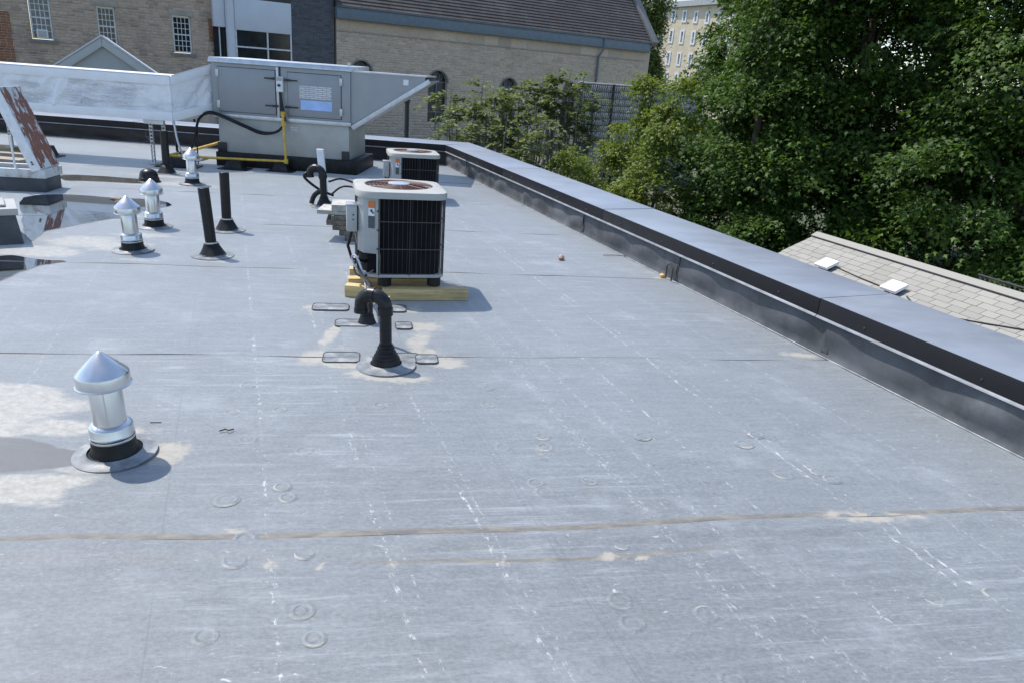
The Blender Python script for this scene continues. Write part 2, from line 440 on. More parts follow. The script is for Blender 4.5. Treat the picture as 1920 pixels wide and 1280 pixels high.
def stone_material(name, c1, c2, c3, stain=(0.12, 0.10, 0.08)):
    mt, nt, b = nodes_of(name); t = NT(nt)
    co = t.n('ShaderNodeNewGeometry').outputs['Position']
    oi = t.n('ShaderNodeObjectInfo').outputs['Random']
    tint = t.attr('tint', out='Color')
    sep = t.n('ShaderNodeSeparateColor'); t.l(tint, sep.inputs[0])
    rnd = t.math('FRACT', t.math('ADD', t.math('MULTIPLY', oi, 7.13), t.math('MULTIPLY', sep.outputs[0], 5.7)))
    c = t.mix(t.ramp(rnd, 0.0, 0.6), c1, c2)
    c = t.mix(t.ramp(rnd, 0.72, 1.0), c, c3)
    n1 = t.noise(co, 9, 5, 0.7)
    c = t.mix(t.math('MULTIPLY', t.ramp(n1, 0.35, 0.7), 0.45), c, tuple(x * 0.6 for x in c1))
    n2 = t.noise(co, 0.55, 5, 0.6)
    c = t.mix(t.math('MULTIPLY', t.ramp(n2, 0.52, 0.75), 0.45), c, stain)
    t.l(c, b.inputs['Base Color']); b.inputs['Roughness'].default_value = 0.88
    t.bump(n1, 0.5, 0.02, b)
    return mt
M['stone_l'] = stone_material('rubble limestone', (0.45, 0.335, 0.26), (0.53, 0.415, 0.33), (0.33, 0.26, 0.215))
M['stone_c'] = stone_material('church limestone', (0.52, 0.41, 0.32), (0.60, 0.49, 0.39), (0.43, 0.35, 0.28), (0.37, 0.28, 0.21))
M['brick_grey'] = stone_material('slate grey brick', (0.095, 0.098, 0.115), (0.125, 0.128, 0.145), (0.075, 0.078, 0.095), (0.07, 0.07, 0.08))
M['brick_red'] = stone_material('old red brick', (0.27, 0.11, 0.06), (0.33, 0.14, 0.08), (0.2, 0.08, 0.05))
M['mortar'] = simple('lime mortar', (0.50, 0.41, 0.325), 0.9, var=0.15, scale=3)
M['mortar_dark'] = simple('dark mortar', (0.075, 0.075, 0.085), 0.9)
M['cut_stone'] = simple('cut stone', (0.36, 0.32, 0.27), 0.85, var=0.15, scale=4, dirt=(0.2, 0.17, 0.14), dirt_amt=0.5, dscale=2)
M['lintel'] = simple('grey sill stone', (0.20, 0.195, 0.19), 0.85, var=0.15, scale=5)
M['glass'] = simple('dark window glass', (0.018, 0.022, 0.028), 0.12, var=0.3, scale=1.0)
M['blind'] = simple('window with curtain behind', (0.10, 0.115, 0.135), 0.15, var=0.3, scale=6)
M['frame_white'] = simple('white window frame', (0.62, 0.63, 0.65), 0.5)
M['lead'] = simple('lead came', (0.16, 0.17, 0.19), 0.6)
M['arch_glass'] = simple('leaded glass', (0.022, 0.026, 0.036), 0.3, var=0.4, scale=5)
M['gutter'] = simple('slate blue gutter', (0.125, 0.165, 0.20), 0.5, var=0.1, scale=3)
M['slate'] = simple('brown grey roof shingles', (0.058, 0.051, 0.050), 0.8, var=0.28, scale=7, stretch=(1, 1, 1), bump=0.4, bscale=20, dirt=(0.16, 0.15, 0.135), dirt_amt=0.35, dscale=0.6)
M['clad_white'] = simple('white metal cladding', (0.55, 0.58, 0.64), 0.4, var=0.03, scale=1)
M['clad_grey'] = simple('grey metal siding', (0.36, 0.385, 0.40), 0.5, var=0.04, scale=2)
M['clad_grey2'] = simple('pale grey metal trim', (0.43, 0.455, 0.47), 0.45, var=0.04, scale=2)
M['far_wall'] = simple('cream far wall', (0.52, 0.45, 0.34), 0.85, var=0.1, scale=0.8)
M['far_roof'] = simple('pale far roof', (0.33, 0.35, 0.36), 0.7)
M['bark'] = simple('bark', (0.085, 0.068, 0.052), 0.9, var=0.35, scale=6, stretch=(4, 4, 1), bump=0.6, bscale=18)
M['twig'] = simple('grey twig', (0.20, 0.175, 0.15), 0.85, var=0.3, scale=10)
M['fence_slat'] = simple('grey privacy slat', (0.46, 0.44, 0.44), 0.6, var=0.2, scale=4)
M['screen'] = simple('grey fence screen', (0.16, 0.155, 0.16), 0.8)
M['wire_dull'] = simple('dull fence wire', (0.09, 0.09, 0.088), 0.7)
M['fence_post'] = simple('dark fence post', (0.035, 0.035, 0.038), 0.6)
M['wood_wire'] = simple('black cable', (0.02, 0.02, 0.022), 0.5)
M['led_white'] = simple('white plastic', (0.78, 0.79, 0.80), 0.4, var=0.04)

def shingle_material():
    mt, nt, b = nodes_of('grey asphalt shingle'); t = NT(nt)
    co = t.n('ShaderNodeNewGeometry').outputs['Position']
    oi = t.n('ShaderNodeObjectInfo').outputs['Random']
    c = t.mix(oi, (0.29, 0.28, 0.255), (0.345, 0.335, 0.305))
    g = t.noise(co, 160, 3, 0.8)
    c = t.mix(t.math('MULTIPLY', t.ramp(g, 0.35, 0.7), 0.5), c, (0.17, 0.165, 0.15))
    t.l(c, b.inputs['Base Color']); b.inputs['Roughness'].default_value = 0.92
    t.bump(g, 0.5, 0.004, b)
    return mt
M['shingle'] = shingle_material()

def leaf_material(name, c1, c2):
    mt, nt, b = nodes_of(name); t = NT(nt)
    tint = t.attr('tint', out='Color')
    sep = t.n('ShaderNodeSeparateColor'); t.l(tint, sep.inputs[0])
    c = t.mix(sep.outputs[0], c1, c2)
    t.l(c, b.inputs['Base Color']); b.inputs['Roughness'].default_value = 0.55
    b.inputs['Specular IOR Level'].default_value = 0.25
    tr = t.n('ShaderNodeBsdfTranslucent')
    t.l(t.mix(1.0, c, (1.5, 1.6, 0.7), 'MULTIPLY'), tr.inputs[0])
    mx = t.n('ShaderNodeMixShader'); mx.inputs[0].default_value = 0.32
    t.l(b.outputs[0], mx.inputs[1]); t.l(tr.outputs[0], mx.inputs[2])
    t.l(mx.outputs[0], nt.nodes['Material Output'].inputs[0])
    return mt
M['maple'] = leaf_material('maple leaves', (0.018, 0.044, 0.012), (0.095, 0.165, 0.027))
M['light_leaf'] = leaf_material('yellow green leaves', (0.085, 0.130, 0.022), (0.215, 0.250, 0.050))
M['sumac'] = leaf_material('sumac leaves', (0.080, 0.115, 0.038), (0.175, 0.200, 0.075))
M['far_leaf'] = leaf_material('far tree leaves', (0.075, 0.115, 0.030), (0.17, 0.20, 0.065))

def water_material():
    mt, nt, b = nodes_of('standing water'); t = NT(nt)
    out = nt.nodes['Material Output']
    gl = t.n('ShaderNodeBsdfGlossy'); gl.inputs['Roughness'].default_value = 0.025
    tr = t.n('ShaderNodeBsdfTransparent'); tr.inputs[0].default_value = (0.55, 0.54, 0.52, 1)
    fr = t.n('ShaderNodeFresnel'); fr.inputs[0].default_value = 1.45
    mx = t.n('ShaderNodeMixShader')
    co = t.n('ShaderNodeNewGeometry').outputs['Position']
    bp = t.n('ShaderNodeBump'); bp.inputs['Strength'].default_value = 0.02; t.l(t.noise(co, 9, 2), bp.inputs['Height'])
    t.l(bp.outputs[0], gl.inputs['Normal'])
    t.l(fr.outputs[0], mx.inputs[0]); t.l(tr.outputs[0], mx.inputs[1]); t.l(gl.outputs[0], mx.inputs[2])
    t.l(mx.outputs[0], out.inputs[0])
    return mt
M['water'] = water_material()

def ground_material():
    mt, nt, b = nodes_of('yard ground'); t = NT(nt)
    co = t.n('ShaderNodeNewGeometry').outputs['Position']
    n1 = t.noise(co, 0.25, 5); n2 = t.noise(co, 6, 6, 0.7)
    c = t.mix(t.ramp(n1, 0.4, 0.6), (0.05, 0.075, 0.03), (0.12, 0.11, 0.085))
    c = t.mix(t.math('MULTIPLY', n2, 0.5), c, (0.06, 0.06, 0.04))
    t.l(c, b.inputs['Base Color']); b.inputs['Roughness'].default_value = 0.95
    return mt
M['ground'] = ground_material()

# ================================================================== GROUND
def ground_z(x, y):
    k = min(max((y - 15.0) / 10.0, 0.0), 1.0)
    return -5.0 + 2.5 * k * k * (3 - 2 * k)
def build_ground():
    xs = np.concatenate([np.linspace(-900, -40, 12), np.linspace(-36, 40, 60), np.linspace(60, 900, 12)])
    ys = np.concatenate([np.linspace(-600, -10, 10), np.linspace(-6, 40, 60), np.linspace(50, 1500, 16)])
    X, Y = np.meshgrid(xs, ys)
    Z = np.vectorize(ground_z)(X, Y)
    V = np.stack([X.ravel(), Y.ravel(), Z.ravel()], 1)
    nx = len(xs); F = []
    for j in range(len(ys) - 1):
        for i in range(nx - 1):
            a = j * nx + i; F.append((a, a + 1, a + nx + 1, a + nx))
    o = link('ground', fast_mesh('ground', V, np.array(F), M['ground'], smooth=True))
    tag(o, kind='structure')
build_ground()

# ================================================================== ROOF
YF = 14.0        # inner face of the far parapet
def parapet_x(y): return BASE_P[0] + (y - BASE_P[1]) * PD[0] / PD[1]
roof = link('roof', None); tag(roof, kind='structure')
seam_c = [-5.0, -1.35, 0.50, 2.40, 4.245, 6.275, 8.10, 9.96, 11.9]
def seam_y(k, x):
    if k >= len(seam_c): return np.full_like(x, YF + 0.05)
    w = 0.012 * np.sin(x * 2.3 + k * 1.7) + 0.008 * np.sin(x * 5.1 + k)
    if k == 3: w = w + 0.012 * (x ** 2) * 0.4
    return np.minimum(seam_c[k] + SL * x + w, YF + 0.05)

# blobs: centre (x,y), radii, attribute, value
def blob(px, py, rx, ry, val, rot=0.0):
    g = G(px, py); return (g[0], g[1], rx, ry, val, rot)
SED = [blob(60, 760, .30, .17, 1.0), blob(20, 735, .30, .14, 1.0), blob(100, 800, .22, .10, .9), blob(60, 905, .26, .08, 1.0, .15), blob(0, 925, .30, .09, 1.0), blob(-40, 800, .3, .35, .9), blob(140, 880, .16, .05, .7),
       blob(170, 455, .55, .30, .85), blob(260, 440, .5, .16, .65), blob(200, 338, 1.0, .35, .9), blob(330, 345, .9, .22, .8), blob(60, 470, .5, .25, .9), blob(230, 385, .7, .18, .55), blob(150, 372, .5, .2, .6),
       blob(30, 530, .5, .2, .45), blob(300, 330, .8, .2, .8), blob(0, 300, .8, .3, .5)]
DAMP = [blob(25, 858, .30, .11, 1.0, .1), blob(-30, 850, .3, .16, 1.0), blob(75, 862, .16, .05, .9, .1), blob(170, 332, .75, .13, 1.0, -.02), blob(240, 377, .45, .07, .9), blob(60, 345, .4, .2, .8)]
TAN = [blob(310, 850, .10, .12, .9), blob(250, 805, .14, .05, .6), blob(590, 670, .10, .12, 1.0), blob(640, 684, .16, .05, .9), blob(785, 640, .08, .25, .75), blob(832, 680, .13, .09, 1.0), blob(735, 706, .22, .08, 1.0), blob(680, 700, .10, .07, .9), blob(800, 660, .10, .06, .8), blob(622, 625, .05, .30, .85), blob(792, 612, .14, .09, 1.0), blob(592, 577, .10, .10, .8), blob(772, 580, .08, .10, .8), blob(690, 655, .25, .08, .6),
       blob(250, 487, .22, .05, .6), blob(400, 490, .20, .05, .6), blob(1500, 665, .14, .05, .9), blob(1245, 523, .12, .05, .9), blob(1610, 970, .18, .05, .9), blob(1690, 968, .18, .03, .7), blob(1140, 1042, .04, .03, .9), blob(1205, 1045, .03, .02, .9), blob(735, 1055, .018, .035, .9), blob(505, 1058, .03, .025, .8), blob(600, 1060, .02, .02, .9), blob(940, 1052, .015, .03, .7), blob(1165, 1120, .03, .02, .8), blob(1010, 845, .025, .05, .5), blob(560, 395, .15, .06, .6), blob(440, 995, .06, .02, .8)]
def field(X, Y, bl):
    o = np.zeros_like(X)
    for (cx, cy, rx, ry, v, a) in bl:
        dx, dy = X - cx, Y - cy
        u = dx * math.cos(a) + dy * math.sin(a); w = -dx * math.sin(a) + dy * math.cos(a)
        d = np.sqrt((u / rx) ** 2 + (w / ry) ** 2)
        o = np.maximum(o, v * np.clip(1.45 - d, 0, 1))
    return o
def build_sheet(k):
    near = 2 <= k <= 5
    xs = np.concatenate([np.arange(-13, -4.5, .25), np.arange(-4.5, 3.2, .025 if near else .06)])
    dy = 0.02 if near else 0.06
    nrow = max(3, int(2.0 / dy))
    wv = np.linspace(0, 1, nrow)
    y0 = seam_y(k, xs); y1 = seam_y(k + 1, xs)
    Y = y0[None, :] + (y1 - y0)[None, :] * wv[:, None]
    X = np.repeat(xs[None, :], nrow, 0)
    # trim to the parapet
    lim = parapet_x(Y) + 0.03
    X = np.minimum(X, lim)
    dn = Y - y0[None, :]          # distance beyond the near lap
    df = y1[None, :] - Y          # distance to the far lap
    Z = np.where(df < 0.14, 0.006 * np.clip(1 - df / 0.14, 0, 1), 0.0) + 0.0015 * np.sin(X * 1.9 + k) * np.sin(Y * 2.3)
    if k == 2: Z = Z + 0.007 * np.exp(-((df - 0.06) / 0.04) ** 2) * (0.75 + 0.25 * np.sin(X * 1.7))
    if k in (2, 3, 4): Z = Z + 0.0025 * np.exp(-((np.sin(X * 1.3 + Y * .4 + k) ) / 0.05) ** 2) * (np.sin(Y * 2.1 + k) > 0)
    keep = (X < lim - 1e-6) | True
    V = np.stack([X.ravel(), Y.ravel(), Z.ravel()], 1)
    nx = len(xs)
    jj, ii = np.meshgrid(np.arange(nrow - 1), np.arange(nx - 1), indexing='ij')
    a = (jj * nx + ii).ravel()
    F = np.stack([a, a + 1, a + nx + 1, a + nx], 1)
    # drop collapsed columns beyond the parapet
    w = X.ravel()[F[:, 1]] - X.ravel()[F[:, 0]]
    F = F[w > 1e-5]
    me = fast_mesh('membrane_sheet', V, F, M['membrane'], smooth=True)
    amt = {3: 1.2, 4: 0.95, 5: 0.75, 6: 0.7}.get(k, 0.45)
    wid = {3: 0.065, 4: 0.035}.get(k, 0.025)
    sdirt = amt * np.clip(1 - dn / wid, 0, 1) ** 0.6
    if k == 2:
        sdirt = np.maximum(sdirt, 0.95 * np.clip(1.3 - np.abs(df - 0.165 - 0.01 * np.sin(X * 3)) / 0.020, 0, 1) * (0.68 + 0.32 * np.sin(X * 2.1 + 1)))
    for nm, arr in (('seam_dirt', sdirt), ('sediment', field(X, Y, SED)), ('damp', field(X, Y, DAMP)), ('tan', field(X, Y, TAN))):
        at = me.attributes.new(nm, 'FLOAT', 'POINT'); at.data.foreach_set('value', arr.ravel().astype(np.float32))
    o = link('membrane_sheet', me, roof)
    return o
for k in range(len(seam_c)): build_sheet(k)
for k in range(1, len(seam_c)):
    xs_ = np.arange(-13, 3.2, .05); ys_ = seam_y(k, xs_); kp = xs_ < parapet_x(ys_) - .02
    mb = MB(); mb.tube([(x, y, .0045 + .0012 * math.sin(x * 9)) for x, y in zip(xs_[kp], ys_[kp])], [(.0016 if k == 3 else .0032) + .0012 * math.sin(x * 7.3 + k) for x in xs_[kp]], 6)
    mb.build('seam_caulk', M['seam_line'], roof, smooth=True)

# fastener plates telegraphing through the membrane
def plate_mesh():
    mb = MB()
    mb.lathe([(0.050, 0.0), (0.043, 0.0007), (0.038, 0.0022), (0.034, 0.0024), (0.030, 0.0010), (0.022, 0.0009), (0.016, 0.0016), (0.008, 0.0018)], 24, cap=False)
    mb.f.append(tuple(range(7 * 24, 8 * 24)))
    me = mb.mesh('fastener_plate', M['membrane'], smooth=True)
    val = []
    for v in me.vertices:
        r_ = math.hypot(v.co.x, v.co.y); a_ = math.atan2(v.co.y, v.co.x)
        val.append((.75 * max(0, math.cos(a_)) ** .7 if .036 < r_ < .046 else 0.0) + (.45 if r_ < .018 else 0.0))
    at = me.attributes.new('sediment', 'FLOAT', 'POINT'); at.data.foreach_set('value', val)
    return me
pm = plate_mesh()
for (px, py) in [(385, 1192), (590, 1196), (567, 1145), (1163, 1125), (1185, 1167), (1325, 1151), (1750, 1120), (1868, 1115), (440, 1050), (572, 1035), (1068, 1018), (1165, 1020), (1622, 998), (425, 937), (530, 912), (540, 932), (465, 823), (570, 845), (435, 772), (525, 768), (713, 760), (915, 757), (943, 838), (1018, 818), (1022, 838), (1005, 905), (1022, 922), (1105, 900), (1205, 818), (1395, 832), (1417, 815), (1468, 888), (1535, 884), (1560, 898), (1770, 820), (465, 722), (915, 727), (1375, 1277), (1590, 972), (1650, 970), (460, 1010)]:
    g = G(px, py); o = link('fastener_plate', pm, roof, (g[0], g[1], random.uniform(-.0003, 0.0010))); k_ = random.uniform(.78, 1.05); o.scale = (k_, k_ * random.uniform(.9, 1.1), random.uniform(1.1, 1.8)); o.rotation_euler = (random.uniform(-.012, .012), random.uniform(-.012, .012), random.uniform(0, 6))

# rubber patches with caulked edges
def rrect(w, d, r, n=4):
    p = []
    for cx, cy, a0 in ((w / 2 - r, d / 2 - r, 0), (-w / 2 + r, d / 2 - r, 90), (-w / 2 + r, -d / 2 + r, 180), (w / 2 - r, -d / 2 + r, 270)):
        for i in range(n + 1):
            a = R(a0 + 90 * i / n); p.append((cx + r * math.cos(a), cy + r * math.sin(a)))
    return p
def patch(px, py, w, d, rot=0.19, z=0.006, r=0.03, round_=False, mat='patch', plain=False):
    g = G(px, py)
    poly = rrect(w, d, r) if not round_ else [(w / 2 * math.cos(2 * math.pi * i / 40), w / 2 * math.sin(2 * math.pi * i / 40)) for i in range(40)]
    c, s = math.cos(rot), math.sin(rot)
    poly = [(x * c - y * s, x * s + y * c) for x, y in poly]
    mb = MB(); mb.prism(poly, 0.0, z)
    o = mb.build('patch', M[mat], roof, bevel=0.002); o.location = (g[0], g[1], 0.001)
    if not plain:
        e = MB(); e.tube([(x, y, z) for x, y in poly] + [(poly[0][0], poly[0][1], z)], 0.0032, 6, cap=False)
        e.build('patch_edge', M['patch_edge'], o, smooth=True)
    return o
patch(697, 636, .36, .66, rot=.30, z=.003, r=.02, plain=True, mat='membrane')
patch(640, 671, .21, .16); patch(748, 672, .24, .15, z=0.006); patch(800, 675, .13, .14, z=.009)
patch(620, 577, .25, .15); patch(745, 580, .12, .16, z=.007)
patch(660, 607, .22, .14); patch(757, 612, .11, .14, z=.007)
patch(292, 792, .05, .004, z=.004, r=.0015, plain=True, mat='patch_edge')

# ================================================================== PARAPETS
def parapet(name, label, p0, p1, inward, h, cw, bays, sheet='flashing'):
    """p0->p1 along the base line of the inner face"""
    p0 = np.array(p0, float); p1 = np.array(p1, float); L = np.linalg.norm(p1 - p0)
    d = (p1 - p0) / L; n = np.array(inward, float)
    t = thing(name, label, 'parapet wall', (p0[0], p0[1], 0))
    P = lambda a, o, z: (p0 + d * a + n * o + np.array([0, 0, z])) - np.array([p0[0], p0[1], 0])
    def slab(mb, a0, a1, o0, o1, z0, z1):
        mb.hexa([P(a0, o0, z0), P(a1, o0, z0), P(a1, o1, z0), P(a0, o1, z0), P(a0, o0, z1), P(a1, o0, z1), P(a1, o1, z1), P(a0, o1, z1)])
    mb = MB(); slab(mb, 0, L, -0.012, -cw + 0.06, -5.2, h - 0.02)
    mb.build('core', M['cut_stone'], t)
    # flashing sheets, each with a softly buckled face
    nb = len(bays) - 1
    for i in range(nb):
        a0, a1 = bays[i], bays[i + 1]
        na, nz = max(4, int((a1 - a0) / 0.06)), 9
        V = []; F = []
        for j in range(nz + 1):
            for q in range(na + 1):
                a = a0 - (0.02 if q == 0 else 0) + (a1 - a0) * q / na; z = j / nz
                bow = 0.022 * math.sin(a * 3.1 + i) * math.sin(math.pi * z) + 0.014 * math.sin(a * 7.3 + 2 * i + z * 4) * math.sin(math.pi * z) + (0.022 * (1 - z * 8) ** 2 if z < 0.125 else 0)
                V.append(P(a, 0.004 + abs(bow) * 0.8 + 0.003 * (i % 2), 0.003 + z * (h - 0.10)))
        for j in range(nz):
            for q in range(na):
                b = j * (na + 1) + q; F.append((b, b + 1, b + na + 2, b + na + 1))
        m_ = MB(); m_.add(V, F); m_.build('flashing_sheet', M[sheet], t, smooth=True)
        if i > 0:
            m_ = MB(); slab(m_, a0 - 0.035, a0 + 0.035, 0.006, 0.016, 0.03, h - 0.13); m_.build('lap_patch', M['flashing'], t, bevel=0.004)
    m_ = MB(); slab(m_, 0, L, 0.024, 0.032, 0.003, 0.009); m_.build('base_weld', M['weldline'], t, bevel=0.002)
    # coping in sections
    ns = max(1, round(L / 3.05))
    for i in range(ns):
        a0, a1 = L * i / ns, L * (i + 1) / ns
        g = 0.003
        lift = 0.0016 * (i % 2)
        m_ = MB()
        # sloped top sheet
        m_.hexa([P(a0 + g, 0.030, h - 0.016), P(a1 - g, 0.030, h - 0.016), P(a1 - g, -cw, h - 0.012), P(a0 + g, -cw, h - 0.012), P(a0 + g, 0.030, h + lift), P(a1 - g, 0.030, h + lift), P(a1 - g, -cw, h + 0.012 + lift), P(a0 + g, -cw, h + 0.012 + lift)])
        c = m_.build('coping', M['coping'], t, bevel=0.003)
        f = MB(); slab(f, a0 + g, a1 - g, 0.022, 0.034, h - 0.112, h - 0.002 + lift); f.build('coping_face', M['coping_face'], c, bevel=0.002)
        f = MB(); f.hexa([P(a0 + g, 0.02, h - 0.125), P(a1 - g, 0.02, h - 0.125), P(a1 - g, 0.048, h - 0.128), P(a0 + g, 0.048, h - 0.128), P(a0 + g, 0.02, h - 0.113), P(a1 - g, 0.02, h - 0.113), P(a1 - g, 0.040, h - 0.113), P(a0 + g, 0.040, h - 0.113)])
        f.build('drip_edge', M['termbar'], c, bevel=0.0015)
        f = MB(); slab(f, a0 + g, a1 - g, -cw, -cw - 0.012, h - 0.13, h + 0.008); f.build('outer_face', M['coping_face'], c)
        nsc = 4
        for q in range(nsc):
            a = a0 + (a1 - a0) * (q + 0.5) / nsc
            s_ = MB(); pt = P(a, 0.034, h - 0.075)
            s_.tube([pt, pt + n * 0.006], [0.009, 0.006], 8); s_.build('screw', M['black_metal'], c)
        if i:   # cover joint
            f = MB(); f.hexa([P(a0 - 0.006, 0.032, h), P(a0 + 0.006, 0.032, h), P(a0 + 0.006, -cw, h + 0.012), P(a0 - 0.006, -cw, h + 0.012), P(a0 - 0.006, 0.032, h + 0.005), P(a0 + 0.006, 0.032, h + 0.005), P(a0 + 0.006, -cw, h + 0.017), P(a0 - 0.006, -cw, h + 0.017)])
            f.build('joint', M['coping'], c)
    return t
PH = 0.375
start = BASE_P - PD * 9.0
yend = YF
aend = (yend - start[1]) / PD[1]
bays = [0]
for (px, py) in [(1545, 668), (1255, 528), (1098, 440), (985, 385), (925, 352), (885, 330)]:
    g = G(px, py); bays.append(float(np.dot(g - start, PD)))
bays = [0.0, bays[1] - 3.6] + bays[1:] + [aend]
parapet('parapet_wall', 'long dark parapet with slate blue metal coping running away along the right', start, start + PD * aend, PN, PH, 0.58, bays)
fstart = np.array([-13.0, YF, 0]); fL = parapet_x(YF) + 13.0
parapet('parapet_wall', 'shade-darkened far parapet behind the air handler and the wrapped duct', fstart, fstart + np.array([fL + .0, 0, 0]), np.array([0, -1.0, 0]), PH - 0.003, 0.66, [0, 3.0, 6.0, 9.0, fL], 'flashing_shaded')
# loop handles of folded flashing (pipe-like beads at two laps)
# small termination loops
def bead(px, py, hgt):
    g = G(px, py); a = g + PN * 0.03
    pts = [a + PD * -0.045 + np.array([0, 0, 0.012]), a + PD * -0.05 + np.array([0, 0, hgt]), a + PD * 0.0 + np.array([0, 0, hgt + .03]), a + PD * 0.05 + np.array([0, 0, hgt]), a + PD * 0.045 + np.array([0, 0, 0.012])]
    return pts
par_right = [o for o in bpy.data.objects if o.name == 'parapet_wall'][0]
for (px, py) in [(1548, 664), (1258, 527), (1101, 439), (988, 385)]:
    pts = [np.array(p) - np.array([start[0], start[1], 0]) for p in bead(px, py, .13)]
    mb = MB(); mb.tube(pts, 0.007, 6); mb.build('caulk_bead', M['patch_edge'], par_right, smooth=True)
# corner cap where the two copings meet
def corner_cap():
    c0 = np.array([parapet_x(YF), YF, 0]); o = np.array([start[0], start[1], 0])
    a = c0 + np.array([0.002, 0.66, 0]); b = c0 - PN * 0.58 + PD * 0.002
    # intersection of y = YF+.66 with the outer line of the right coping
    k = (YF + 0.66 - b[1]) / PD[1]; e = b + PD * k
    poly = [c0 - o + PD * .002, b - o, e - o, a - o]
    mb = MB(); mb.prism(poly, PH - 0.02, PH + 0.009); mb.build('corner_cap', M['coping'], par_right, bevel=0.002)
    mb = MB(); mb.prism([p * np.array([1, 1, 0]) for p in poly], -5.2, PH - 0.022); mb.build('corner_core', M['cut_stone'], par_right)
corner_cap()

# ================================================================== METAL CAP VENTS
def vent(label, px, py, lean=(0, 0), rz=0.0, h=0.47):
    g = G(px, py)
    t = thing('vent_pipe', label, 'roof vent', (g[0], g[1], 0.004), (lean[0], lean[1], rz), 'metal cone cap vents')
    k = h / 0.47
    mb = MB(); mb.lathe([(0.165, 0), (0.165, 0.006), (0.118, 0.010), (0.108, 0.018)], 40, cap=False); mb.build('flange', M['patch'], t, smooth=True)
    mb = MB(); mb.lathe([(0.115, 0.004), (0.096, 0.016), (0.088, 0.04), (0.085, 0.09), (0.078, 0.092)], 32); mb.build('boot', M['rubber'], t, smooth=True)
    mb = MB(); mb.lathe([(0.0870, 0.078), (0.0880, 0.080), (0.0880, 0.087), (0.0870, 0.089)], 32); mb.build('clamp', M['clamp'], t, smooth=True)
    mb = MB(); mb.lathe([(0.076, 0.085), (0.086, 0.094), (0.087, 0.100), (0.085, 0.103), (0.085, 0.136), (0.082, 0.142), (0.067, 0.152)], 36); mb.build('collar', M['bright_metal'], t, smooth=True)
    mb = MB(); mb.lathe([(0.064, 0.13), (0.064, 0.33 * k), (0.058, 0.34 * k)], 32)
    p = mb.build('pipe', M['bright_metal'], t, smooth=True)
    mb = MB(); mb.box((0.0, -0.0645, 0.24 * k), (0.004, 0.002, 0.19)); mb.build('seam', M['bright_metal'], p)
    mb = MB(); mb.lathe([(0.096, 0.327 * k), (0.106, 0.322 * k), (0.107, 0.326 * k), (0.102, 0.330 * k), (0.102, 0.372 * k), (0.099, 0.378 * k), (0.012, 0.462 * k), (0.001, 0.468 * k)], 40); mb.build('cap', M['bright_metal'], t, smooth=True)
    mb = MB(); mb.lathe([(0.09, 0.318 * k), (0.09, 0.330 * k)], 32); mb.build('cap_underside', M['galv'], t)
    return t
vent('nearest metal cone cap vent pipe in the left foreground', 217, 850, (R(1), R(-2)), 0.4)
vent('metal cone cap vent leftmost of the middle pair near the puddle', 250, 470, (0, R(-2.5)), 1.1)
vent('metal cone cap vent just behind another and right of the puddle', 290, 426, (0, R(-2)), 2.0)
vent('farthest metal cone cap vent in front of the yellow gas pipe', 361, 346, (0, R(-1)), 3.0)

# small black dome vent
g = G(280, 341)
t = thing('dome_vent', 'small black domed roof vent behind the metal vents', 'roof vent', (g[0], g[1], 0.004))
mb = MB(); mb.lathe([(0.115, 0.05), (0.112, 0.09), (0.095, 0.13), (0.06, 0.155), (0.02, 0.165)], 28); mb.build('dome', M['abs'], t, smooth=True)
mb = MB(); mb.lathe([(0.145, 0), (0.128, 0.010), (0.122, 0.05), (0.116, 0.055)], 28); mb.build('base', M['rubber'], t, smooth=True)

# ================================================================== BLACK VENT PIPES
def black_pipe(label, bx, by, tx, ty, w, boot=0.11, clamp=True):
    g = G(bx, by); top = VY(tx, ty, g[1] + 0.02)
    t = thing('plumbing_pipe', label, 'vent pipe', (g[0], g[1], 0.003), group='black plastic vent pipes')
    d = Vector(top - g); u = d.normalized()
    mb = MB()
    mb.tube([u * 0.03, u * (d.length - 0.002), u * d.length], [w, w, w * 0.94], 20)
    p = mb.build('pipe', M['abs'], t, smooth=True)
    mb = MB(); mb.tube([u * d.length, u * (d.length + 0.001)], w * 0.8, 20); mb.build('bore', M['black_metal'], p)
    mb = MB(); mb.lathe([(0.175, 0), (0.172, 0.005), (boot, 0.009), (boot * 0.95, 0.02)], 32, cap=False); mb.build('flange', M['patch'], t, smooth=True)
    mb = MB()
    mb.tube([(0, 0, 0.008), u * 0.035, u * 0.075, u * 0.11, u * 0.115], [boot, boot * 0.86, boot * 0.66, w * 1.25, w * 1.05], 24); mb.build('boot', M['rubber'], t, smooth=True)
    if clamp:
        mb = MB(); mb.tube([u * 0.106, u * 0.118], w * 1.34, 24)
        mb.build('clamp', M['clamp'], t, smooth=True)
    return t
black_pipe('leaning black vent pipe nearest the camera beside the metal vents', 399, 480, 381, 353, .046)
black_pipe('upright black vent pipe behind the leaning one', 426, 432, 420, 324, .046)
black_pipe('far black vent pipe in front of the duct strut', 313, 326, 307, 246, .052, .13, False)

